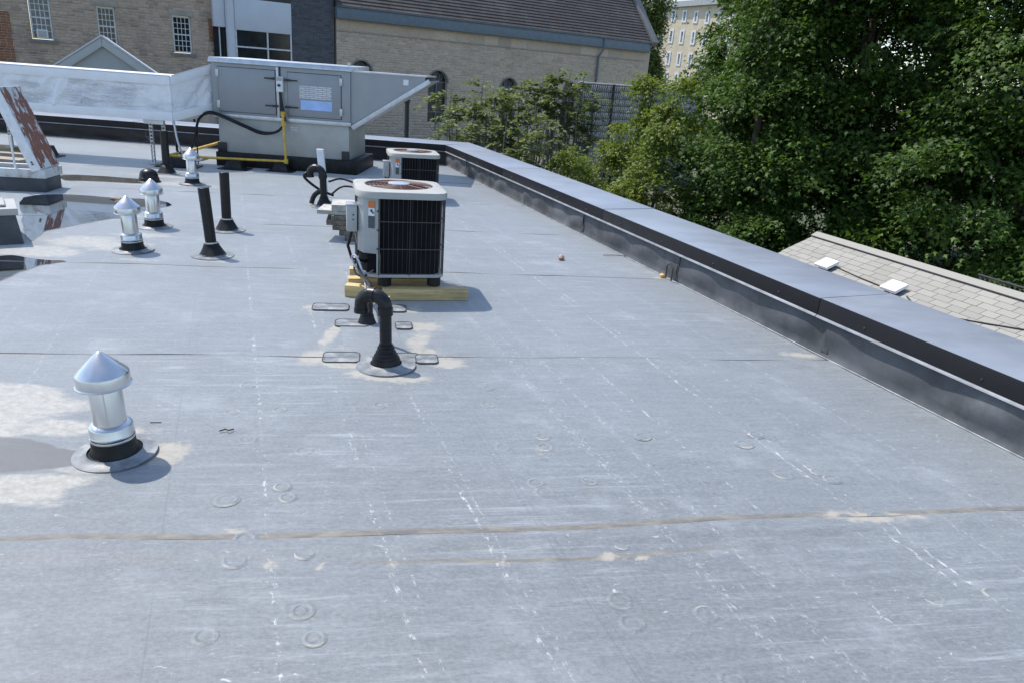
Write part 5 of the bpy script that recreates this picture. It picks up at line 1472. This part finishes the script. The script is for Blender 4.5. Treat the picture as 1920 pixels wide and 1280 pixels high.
# snap each column of windows to one x range so that the wall can be cut in strips
sn = []
for k_ in range(9):
    cols_ = ops[k_::9]; a0 = sum(o[0] for o in cols_) / 4; a1 = sum(o[1] for o in cols_) / 4
    for o in cols_: sn.append((a0, a1, o[2], o[3], False))
wall_openings(mb, xa, xb, GZB, zt, sn, .8); mb.build('wall', M['far_wall'], fb)
for o in sn:
    w_ = MB().box2((o[0], .35, o[2]), (o[1], .4, o[3])).build('window', M['glass'], fb)
    f = MB(); q = .16
    f.box2((o[0] - q, -.08, o[2] - q), (o[0] + q * .6, .34, o[3] + q)).box2((o[1] - q * .6, -.08, o[2] - q), (o[1] + q, .34, o[3] + q)).box2((o[0] + q * .6, -.07, o[3] - q * .4), (o[1] - q * .6, .34, o[3] + q)).box2((o[0] + q * .6, -.07, o[2] - q), (o[1] - q * .6, .34, o[2] + q * .5))
    zm = (o[2] + o[3]) / 2; f.box2((o[0] + q * .6, .1, zm - .07), (o[1] - q * .6, .34, zm + .07)); f.build('frame', M['frame_white'], w_)
MB().box2((xa - .5, -.5, zt + .002), (xb + .5, .8, zt + .7)).build('cornice', M['far_roof'], fb)
MB().ext([(xa, -.3, zt + .7), (xa, 4, zt + 6), (xa, 14, zt + 6), (xa, 18, zt + .7)], (xb - xa, 0, 0)).build('roof', M['far_roof'], fb)
MB().box2((xa + .1, .82, GZB), (xb - .1, 14, zt)).build('body', M['far_wall'], fb)

# ================================================================== NEIGHBOUR ROOF WITH SHINGLES
RE = G(1535, 440, -.7)
shd = thing('shingle_house', 'low house with grey asphalt shingle roof beyond the right parapet', 'house', (float(RE[0]), float(RE[1]), float(RE[2])), (0, 0, math.atan2(-PD[1], -PD[0])))
# local x: along the ridge towards the camera; local y: towards our roof is -y? decide by sign
ydir = 1.0 if np.dot(np.array([-math.sin(shd.rotation_euler[2]), math.cos(shd.rotation_euler[2]), 0]), PN) > 0 else -1.0
sp2 = .424; LR = 9.5; SWD = 3.0
cs = 1 / math.sqrt(1 + sp2 * sp2)
def RS(x, d, up_=0.0):   # d: distance down the slope
    return (x, ydir * (d * cs - up_ * sp2 * cs * -1.0), -d * sp2 * cs + up_ * cs)
mb = MB(); mb.ext([(0.0, 0, -.03), (0.0, ydir * SWD * cs, -SWD * sp2 * cs - .03), (0.0, ydir * SWD * cs, -SWD * sp2 * cs - .16), (0.0, -ydir * SWD * cs, -SWD * sp2 * cs - .16), (0.0, -ydir * SWD * cs, -SWD * sp2 * cs - .03)], (LR, 0, 0)); deck = mb.build('roof_deck', M['shingle'], shd)
wl_ = MB(); wl_.box2((.35, -SWD * cs + .4, -4.4), (LR - .3, SWD * cs - .4, -SWD * sp2 * cs - .165)); wl_.ext([(.36, -(SWD * cs - .4), -SWD * sp2 * cs - .17), (.36, SWD * cs - .4, -SWD * sp2 * cs - .17), (.36, 0, -.2)], (.1, 0, 0)); wl_.build('wall', M['clad_grey'], shd)
tabs = []
expo, tw = .135, .28
rws = int(SWD / expo); rr = random.Random(8)
um = bpy.data.meshes.new('shingle')
um.from_pydata([(0, 0, 0), (1, 0, 0), (1, 1, 0), (0, 1, 0), (0, 0, 1), (1, 0, 1), (1, 1, .35), (0, 1, .35)], [], SF6); um.materials.append(M['shingle'])
for r_ in range(rws):
    x = -.02 - (tw * .5 if r_ % 2 else 0) + rr.uniform(-.05, .05)
    while x < LR:
        w_ = tw * rr.choice((1, 1, 1, .8, 1.1))
        a, b = max(x, -.03), min(x + w_, LR); x += w_
        if b - a > .05: tabs.append((a, b, r_, rr.uniform(.85, 1.1)))
q_rot = Matrix.Rotation(0, 4, 'X')
def in_view(a, b, r_):
    p = shd.matrix_basis @ Vector(RS((a + b) / 2, (r_ + .5) * expo)); v = np.array(p) - CAMP; w = np.dot(v, fw)
    x = 960 + FPX * np.dot(v, rt) / w; y = 640 - FPX * np.dot(v, up) / w
    if not (w > 0 and x < 1930 and y > 400): return False
    return y < 478 + (x - 1455) * .36 + 12
V = []; F = []; npt = 0
for (a, b, r_, k_) in tabs:
    d1 = (r_ + 1) * expo; d0 = r_ * expo - .04
    th_ = .011 * k_; g_ = .004
    lowp = d1; pts = []
    for (xx, dd, uu) in ((a + g_, d1, 0), (b - g_, d1, 0), (b - g_, d0, -.0), (a + g_, d0, -.0), (a + g_, d1, th_), (b - g_, d1, th_), (b - g_, d0, th_ * .35), (a + g_, d0, th_ * .35)):
        pts.append(RS(xx, max(dd, .0), uu - .02 if False else uu))
    if in_view(a, b, r_) and npt < 300:
        me = bpy.data.meshes.new('shingle'); me.from_pydata(pts, [], SF6); me.materials.append(M['shingle']); link('shingle', me, shd); npt += 1
    else:
        n0 = len(V); V += pts; F += [[j + n0 for j in f] for f in SF6]
o = link('shingle_mass', fast_mesh('shingle_mass', np.array(V), np.array(F), M['shingle']), shd); tag(o, kind='stuff')
mb = MB(); mb.ext([RS(-.03, .0, .03), RS(-.03, .14, .03), RS(-.03, .14, .045), RS(-.03, .0, .055), (-.03, -ydir * .13, -.02), (-.03, -ydir * .13, -.035)], (LR, 0, 0)); mb.build('ridge_cap', M['shingle'], shd)
# white boxes on the shingles with their cable
wb = []
for i, (px, py, lab) in enumerate(((1551, 503, 'white flat box on the shingle roof, the farther of two'), (1677, 547, 'white flat box on the shingle roof, the nearer of two'))):
    # intersect with slope plane
    nrm_l = Vector((0, ydir * sp2 * cs, cs)); Rm = shd.matrix_basis.to_3x3(); nw = np.array(Rm @ nrm_l)
    p = PL(px, py, RE, nw)
    t = thing('roof_box', lab, 'box', tuple(p), group='white boxes on the shingle roof'); t.rotation_euler = (Rm @ Matrix.Rotation(-ydir * math.atan(sp2), 3, 'X')).to_euler()
    MB().box((0, 0, .085), (.30, .26, .05)).build('lid', M['led_white'], t, bevel=.008)
    MB().box((0, 0, .04), (.20, .18, .055)).build('base', M['black_metal'], t)
    wb.append(p)
nw3 = nw
def on_roof(px, py, u_=.02): return PL(px, py, RE + nw3 * u_, nw3)
cable('roof_cable', 'thin dark cable lying across the shingle roof', 'cable', [[on_roof(1572, 503), on_roof(1610, 520), on_roof(1660, 540)], [on_roof(1700, 556), on_roof(1720, 575), on_roof(1760, 590), on_roof(1840, 605), on_roof(1920, 618), on_roof(1980, 628)]], ['wood_wire'] * 2, [.009, .009])

# small chain link fence seen past the ridge at the right edge
cf0 = VY(1835, 515, 12.3); cf1 = VY(1960, 548, 11.2)
cf = thing('chain_link_fence', 'dark chain link fence beyond the shingle ridge at the right edge', 'fence', (float(cf0[0]), float(cf0[1]), -5), (0, 0, math.atan2(cf1[1] - cf0[1], cf1[0] - cf0[0])))
cl_ = 3.0; top_ = float(cf0[2]) + 5
for x in (0.02, 1.5, 2.98): MB().tube([(x, .05, -.1), (x, .05, top_)], .03, 8).build('post', M['fence_post'], cf, smooth=True)
MB().tube([(0, 0, top_), (cl_, 0, top_)], .016, 8).build('top_rail', M['fence_post'], cf, smooth=True)
wm = MB(); st2 = .09
for i in range(-int(2.2 / st2), int(cl_ / st2)):
    x0 = i * st2
    for s_ in (1, -1):
        a0, a1 = (x0, x0 + 2.0) if s_ > 0 else (x0 + 2.0, x0)
        za, zb = top_ - 2.0, top_
        def clip(a, z, b, z2):
            if a < 0: z += (z2 - z) * (0 - a) / (b - a); a = 0
            return a, z
        p, q = [a0, za], [a1, zb]
        for u_, v_ in ((p, q), (q, p)):
            for lim in (0, cl_):
                if (u_[0] < 0 and lim == 0) or (u_[0] > cl_ and lim == cl_):
                    if abs(v_[0] - u_[0]) < 1e-6: continue
                    k_ = (lim - u_[0]) / (v_[0] - u_[0]); 
                    if 0 <= k_ <= 1: u_[1] += (v_[1] - u_[1]) * k_; u_[0] = lim
        if min(p[0], q[0]) < -.001 or max(p[0], q[0]) > cl_ + .001: continue
        wm.tube([(p[0], s_ * .003, p[1]), (q[0], s_ * .003, q[1])], .004, 4)
wm.build('wire_mesh', M['wire_dull'], cf)

# ================================================================== TREES
LEAF_V = np.array([(0, 0, 0), (-.5, .42, -.10), (-.19, .50, .03), (0, 1.0, -.14), (.19, .50, .03), (.5, .42, -.10)])
LEAF_F = np.array([(0, 2, 1), (0, 4, 2), (2, 4, 3), (0, 5, 4)])
OVAL_V = np.array([(0, 0, 0), (-.28, .45, -.04), (0, 1.0, -.10), (.28, .45, -.04)])
OVAL_F = np.array([(0, 2, 1), (0, 3, 2)])
DENS, LSZ = 1.65, .74
def rand_unit(n):
    v = rng.normal(size=(n, 3)); return v / np.linalg.norm(v, axis=1)[:, None]
def leaf_mesh(name, P, N, T, S, tint, mat, shape='maple'):
    """P positions, N leaf normals, T tip directions, S sizes"""
    LV, LF = (LEAF_V, LEAF_F) if shape == 'maple' else (OVAL_V, OVAL_F)
    N = N / (np.linalg.norm(N, axis=1)[:, None] + 1e-9)
    T = T - N * np.sum(T * N, 1)[:, None]; T /= (np.linalg.norm(T, axis=1)[:, None] + 1e-9)
    B = np.cross(T, N)
    k = len(LV)
    V = P[:, None, :] + S[:, None, None] * (LV[None, :, 0:1] * B[:, None, :] + LV[None, :, 1:2] * T[:, None, :] + LV[None, :, 2:3] * N[:, None, :])
    F = LF[None] + (np.arange(len(P)) * k)[:, None, None]
    c = np.repeat(tint, k, 0)
    return fast_mesh(name, V.reshape(-1, 3), F.reshape(-1, 3), mat, np.stack([c, c, c], 1))
RIDGE0 = np.array([RE[0], RE[1]])
def blocked(P):
    """leaf positions that would lie inside the shingle house or over our own roof"""
    q = P[:, :2] - RIDGE0
    along_ = -(q @ PD[:2]); across = q @ PN[:2]
    ins = (along_ > -.35) & (along_ < 9.6) & (np.abs(across) < 3.1) & (P[:, 2] < RE[2] - np.abs(across) * .42 + .25)
    ours = ((P[:, :2] - BASE_P[:2]) @ PN[:2] > -.95) & (P[:, 1] < YF + 1.0)
    return ins | ours
def tree(name, label, cat, base, lobes, ntip, per, size, mat, group=None, shape='maple', spread=.42, limbs=16, trunk_r=.16, droop=.35, tint=(.0, 1.0), shell=.5, bark='bark', far=False):
    """lobes: (dx,dy,z centre, rx, ry, rz) relative to base x,y, absolute z"""
    bx, by = base; bz = ground_z(bx, by)
    t = thing(name, label, cat, (bx, by, bz), group=group)
    vol = np.array([l[3] * l[4] + l[3] * l[5] + l[4] * l[5] for l in lobes]); cnt = np.maximum(1, (ntip * DENS * vol / vol.sum()).astype(int))
    tips = []; outs = []
    for l, c_ in zip(lobes, cnt):
        d = rand_unit(c_); rad = shell + (1 - shell) * rng.random(c_) ** .6
        lump_ = 1 + .16 * np.sin(d[:, 0] * 5 + l[2]) * np.sin(d[:, 2] * 6 + l[0]) + rng.normal(0, .06, c_)
        p = np.stack([bx + l[0] + d[:, 0] * l[3] * rad * lump_, by + l[1] + d[:, 1] * l[4] * rad * lump_, l[2] + d[:, 2] * l[5] * rad * lump_], 1)
        tips.append(p); outs.append(d)
    tips = np.concatenate(tips); outs = np.concatenate(outs)
    if not far:      # gather the tips into boughs so that dark gaps open between them
        nb_ = max(12, len(tips) // 9); cen = tips[rng.choice(len(tips), nb_, replace=False)]
        near_ = np.argmin(((tips[:, None, :] - cen[None]) ** 2).sum(2), 1)
        tips = tips + (cen[near_] - tips) * np.array([.42, .42, .55])
    ok = tips[:, 2] > bz + .3; tips, outs = tips[ok], outs[ok]
    n = len(tips)
    # a spray of leaves round every tip: flat, tilted layers
    sprayn = outs * .55 + np.array([0, 0, 1.0]) + rng.normal(0, .30, (n, 3)); sprayn /= np.linalg.norm(sprayn, axis=1)[:, None]
    bright = rng.random(n) * .55 + .2
    ss = spread * .9 * (0.5 + 1.0 * rng.random(n))
    idx = np.repeat(np.arange(n), per); m_ = len(idx)
    off = rng.normal(size=(m_, 3)); sn_ = sprayn[idx]
    off -= sn_ * (np.sum(off * sn_, 1) * .72)[:, None]
    off *= (ss[idx] * .55)[:, None]
    P = tips[idx] + off; P[:, 2] -= droop * np.sum(off[:, :2] ** 2, 1) / (spread + .1)
    N = sn_ + rng.normal(0, .42, (m_, 3)); T = off / (np.linalg.norm(off, axis=1)[:, None] + 1e-6) + outs[idx] * .5 + np.array([0, 0, -.35]) + rng.normal(0, .35, (m_, 3))
    S = size * LSZ * (.5 + .8 * rng.random(m_))
    tn = np.clip(tint[0] + (tint[1] - tint[0]) * np.clip(bright[idx] + rng.normal(0, .17, m_), 0, 1), 0, 1)
    if not far:
        ok = ~blocked(P); P, N, T, S, tn = P[ok], N[ok], T[ok], S[ok], tn[ok]
    o = np.array([bx, by, bz])
    link('crown', leaf_mesh('crown', P - o, N, T, S, tn, M[mat], shape), t)
    # trunk and limbs
    ctr = np.array([np.mean([l[0] for l in lobes]), np.mean([l[1] for l in lobes]), 0]); topz = max(l[2] + l[5] * .5 for l in lobes) - bz
    tr = MB(); nseg = 8; pts = []; rad = []
    for i in range(nseg + 1):
        f = i / nseg; pts.append((ctr[0] * f + .12 * math.sin(f * 5 + bx), ctr[1] * f + .12 * math.cos(f * 4 + by), -.25 + (topz + .25) * f)); rad.append(trunk_r * (1.25 - f) if i else trunk_r * 1.6)
    tr.tube(pts, rad, 10); tk = tr.build('trunk', M[bark], t, smooth=True)
    sel = rng.choice(n, min(limbs, n), replace=False)
    for s_ in sel:
        e = tips[s_] - o
        if not far and blocked(np.array([tips[s_]]))[0]: continue
        f = float(np.clip(.25 + .55 * (e[2] / max(topz, .1)) - .15, .18, .85)); k_ = f * nseg; i0 = min(int(k_), nseg - 1)
        a = np.array(pts[i0]) * (1 - (k_ - i0)) + np.array(pts[i0 + 1]) * (k_ - i0)
        mid = a * .5 + e * .5 + np.array([0, 0, .12 * np.linalg.norm(e - a)]) + rng.normal(0, .08, 3)
        r_ = trunk_r * .38 * (1.1 - f)
        MB().tube([a, a * .6 + mid * .4, mid, mid * .4 + e * .6, e], [r_, r_ * .85, r_ * .6, r_ * .4, r_ * .18], 6).build('limb', M[bark], tk, smooth=True)
    return t
GM = 'maples massed beyond the right parapet'
tree('maple_tree', 'tall dark maple filling the top middle of the tree mass', 'tree', (7.4, 17.6), [(0, 0, 2.6, 2.7, 2.4, 3.4), (-.9, -.9, -.4, 2.1, 1.7, 2.0), (.6, -1.1, .8, 2.0, 1.5, 2.1), (-.4, 0, 5.4, 2.6, 2.4, 2.6)], 1000, 46, .165, 'maple', GM)
tree('maple_tree', 'maple at the left of the mass with sunlit outer sprays', 'tree', (5.0, 17.4), [(.1, 0, .0, 1.6, 1.6, 2.2), (.7, .4, 2.4, 1.4, 1.5, 2.2), (-.5, -.4, -1.9, 1.8, 1.4, 1.5)], 620, 46, .15, 'maple', GM, tint=(.15, 1.0))
tree('maple_tree', 'nearest big maple overhanging the shingle roof at the right', 'tree', (9.6, 14.6), [(0, 0, 2.8, 2.3, 1.9, 2.8), (-.8, -.3, .3, 2.1, 1.6, 1.6), (.5, -.8, 5.0, 2.4, 2.0, 2.2), (1.0, -.9, .2, 1.6, 1.5, 1.5)], 820, 46, .155, 'maple', GM)
tree('maple_tree', 'maple standing at the right edge of the frame', 'tree', (12.4, 17.4), [(0, 0, 2.0, 2.9, 2.5, 3.6), (0, 0, 6.0, 2.6, 2.4, 2.6)], 700, 42, .17, 'maple', GM)
tree('maple_tree', 'maple at the back whose crown closes the gap on top', 'tree', (7.0, 22.4), [(0, 0, 1.6, 2.9, 2.4, 3.6), (.3, 0, 6.0, 2.6, 2.4, 3.2)], 760, 40, .18, 'maple', GM, tint=(.1, 1.0))
tree('maple_tree', 'maple at the back right with sky showing through', 'tree', (11.2, 22.5), [(0, 0, 1.0, 3.2, 2.4, 3.4), (0, 0, 5.6, 3.2, 2.4, 3.0)], 620, 40, .18, 'maple', GM)
tree('maple_sapling', 'low dark maple growth just behind the shingle ridge', 'tree', (7.6, 15.5), [(0, 0, -1.9, 1.6, 1.2, 1.7), (-1.3, .3, -2.2, 1.3, 1.0, 1.5)], 330, 42, .14, 'maple', GM, trunk_r=.09, tint=(.05, .9))
tree('maple_sapling', 'bushy maple shoots above the right end of the shingle ridge', 'tree', (9.2, 13.2), [(0, 0, -1.5, 1.3, .9, 1.15)], 200, 42, .15, 'maple', GM, trunk_r=.08, tint=(.25, 1.0))
tree('maple_sapling', 'dark bush between the parapet and the maples', 'tree', (4.3, 15.4), [(0, 0, -2.5, 1.3, 1.2, 1.6), (.9, .3, -1.9, 1.1, 1.0, 1.5)], 300, 42, .13, 'maple', GM, trunk_r=.08, tint=(.1, .9))
GL = 'yellow green bushes by the far corner'
tree('leafy_bush', 'yellow green bush just past the parapet corner', 'bush', (1.15, 18.6), [(0, 0, -1.1, .75, .7, 1.4), (-.1, 0, -2.6, .9, .8, 1.2)], 190, 34, .11, 'light_leaf', GL, trunk_r=.05, spread=.30, tint=(.0, .9))
tree('leafy_bush', 'taller yellow green bush rising against the fence', 'bush', (2.15, 19.2), [(0, 0, -.9, .7, .7, 1.4), (.15, 0, .25, .35, .35, .75), (.1, 0, -2.4, 1.0, .8, 1.3)], 230, 34, .11, 'light_leaf', GL, trunk_r=.05, spread=.28, tint=(.0, 1.0))
tree('leafy_bush', 'bright bush joining the left side of the maples', 'bush', (3.1, 17.6), [(0, 0, -.9, .95, .8, 1.3), (.2, .1, .9, .55, .6, 1.0), (-.2, 0, -2.3, 1.1, .9, 1.4)], 320, 36, .125, 'light_leaf', GL, trunk_r=.06, spread=.32, tint=(.0, .85))
tree('leafy_bush', 'slender pale shoot topping the bushes beside the church end', 'bush', (3.05, 20.5), [(0, 0, 1.35, .42, .42, 1.0), (.1, 0, .0, .7, .6, 1.1), (0, 0, -1.8, .6, .6, 1.2)], 200, 34, .115, 'light_leaf', GL, trunk_r=.05, spread=.28, tint=(.1, 1.0))
tree('far_tree', 'pale feathery tree between the church and the far building', 'tree', tuple(float(c_) for c_ in VY(1205, 40, 82.0)[:2]), [(0, 0, 5.5, 2.2, 2.0, 3.6), (.4, 0, 9.5, 2.0, 2.0, 3.0), (1.2, 0, 3.0, 1.5, 1.5, 2.0)], 520, 30, .36, 'far_leaf', far=True, spread=.85, trunk_r=.25)

# sumac with long feather leaves on bare stems
def sumac(label, px, py, Y, stems, hvar, seed, wid):
    rr_ = np.random.default_rng(seed); top = VY(px, py, Y); bx, by = float(top[0]), Y; bz = ground_z(bx, by); H_ = float(top[2]) - bz
    t = thing('sumac_shrub', label, 'shrub', (bx, by, bz), group='sumac shrubs in front of the church')
    st_m = MB(); P, N, T, S = [], [], [], []
    for k in range(stems):
        ex, ey = rr_.normal(0, wid), rr_.normal(0, wid * .6); h = H_ * (1 - abs(rr_.normal(0, hvar))) if k else H_
        h = max(h, H_ * .45)
        x0, y0 = ex * .45, ey * .45
        pts = [np.array([x0, y0, -.2]), np.array([x0 + (ex - x0) * .4, y0, h * .45]), np.array([ex, ey, h * .8]), np.array([ex + rr_.normal(0, .06), ey, h])]
        st_m.tube(smooth_path(pts, 3), [.035 * (1 - .08 * i) for i in range(10)], 6)
        for _ in range(7):   # bare side twigs
            z = rr_.uniform(.25, .8) * h; f = z / h; b0_ = np.array([x0 + (ex - x0) * f, y0 + (ey - y0) * f, z]); e = b0_ + np.array([rr_.normal(0, .25), rr_.normal(0, .2), rr_.uniform(.2, .6)])
            st_m.tube([b0_, (b0_ + e) / 2 + rr_.normal(0, .04, 3), e], [.016, .011, .006], 5)
        nf = int(rr_.integers(5, 9))
        for q in range(nf):
            z = h - abs(rr_.normal(0, .38)) * 1.0; a_ = rr_.uniform(0, 2 * math.pi); root = np.array([ex, ey, z]); L_ = rr_.uniform(.42, .75); el = rr_.uniform(.1, .9)
            dirh = np.array([math.cos(a_), math.sin(a_), 0]); prev = root
            nl_ = 11
            for j in range(1, nl_ + 1):
                s_ = j / nl_; p = root + dirh * (L_ * s_ * math.cos(el * .6)) + np.array([0, 0, L_ * (s_ * math.sin(el) - .75 * s_ * s_)])
                side = np.array([-dirh[1], dirh[0], 0])
                for sg in (-1, 1):
                    P.append(p); T.append(side * sg + dirh * .45 + np.array([0, 0, -.25]) + rr_.normal(0, .12, 3)); N.append(np.array([0, 0, 1.0]) + rr_.normal(0, .3, 3)); S.append(.17 * (1 - .35 * s_) * rr_.uniform(.8, 1.2))
                prev = p
    n = len(P)
    tn = np.clip(rng.normal(.5, .25, n), 0, 1)
    link('crown', leaf_mesh('crown', np.array(P), np.array(N), np.array(T), np.array(S), tn, M['sumac'], 'oval'), t)
    st_m.build('stems', M['twig'], t, smooth=True)
for i, (lab, px, py, Y, ns) in enumerate((('leftmost sumac shrub beside the tall arched window', 882, 166, 20.5, 9), ('sumac shrub second from the left with a pointed top', 915, 152, 21.5, 10), ('middle sumac shrub hiding the foot of the third church window', 960, 172, 20.8, 11), ('sumac shrub right of the third church window', 1005, 146, 22.0, 11), ('tallest sumac shrub with spiky leaves against the stone', 1062, 130, 22.5, 12), ('low bare sumac shrub just behind the parapet corner', 985, 215, 18.2, 10), ('low sumac shrub at the left end of the row', 876, 212, 19.4, 6), ('rightmost sumac shrub in front of the slatted fence', 1090, 178, 22.0, 8))):
    sumac(lab, px, py, Y, ns, .16, 30 + i, .42)
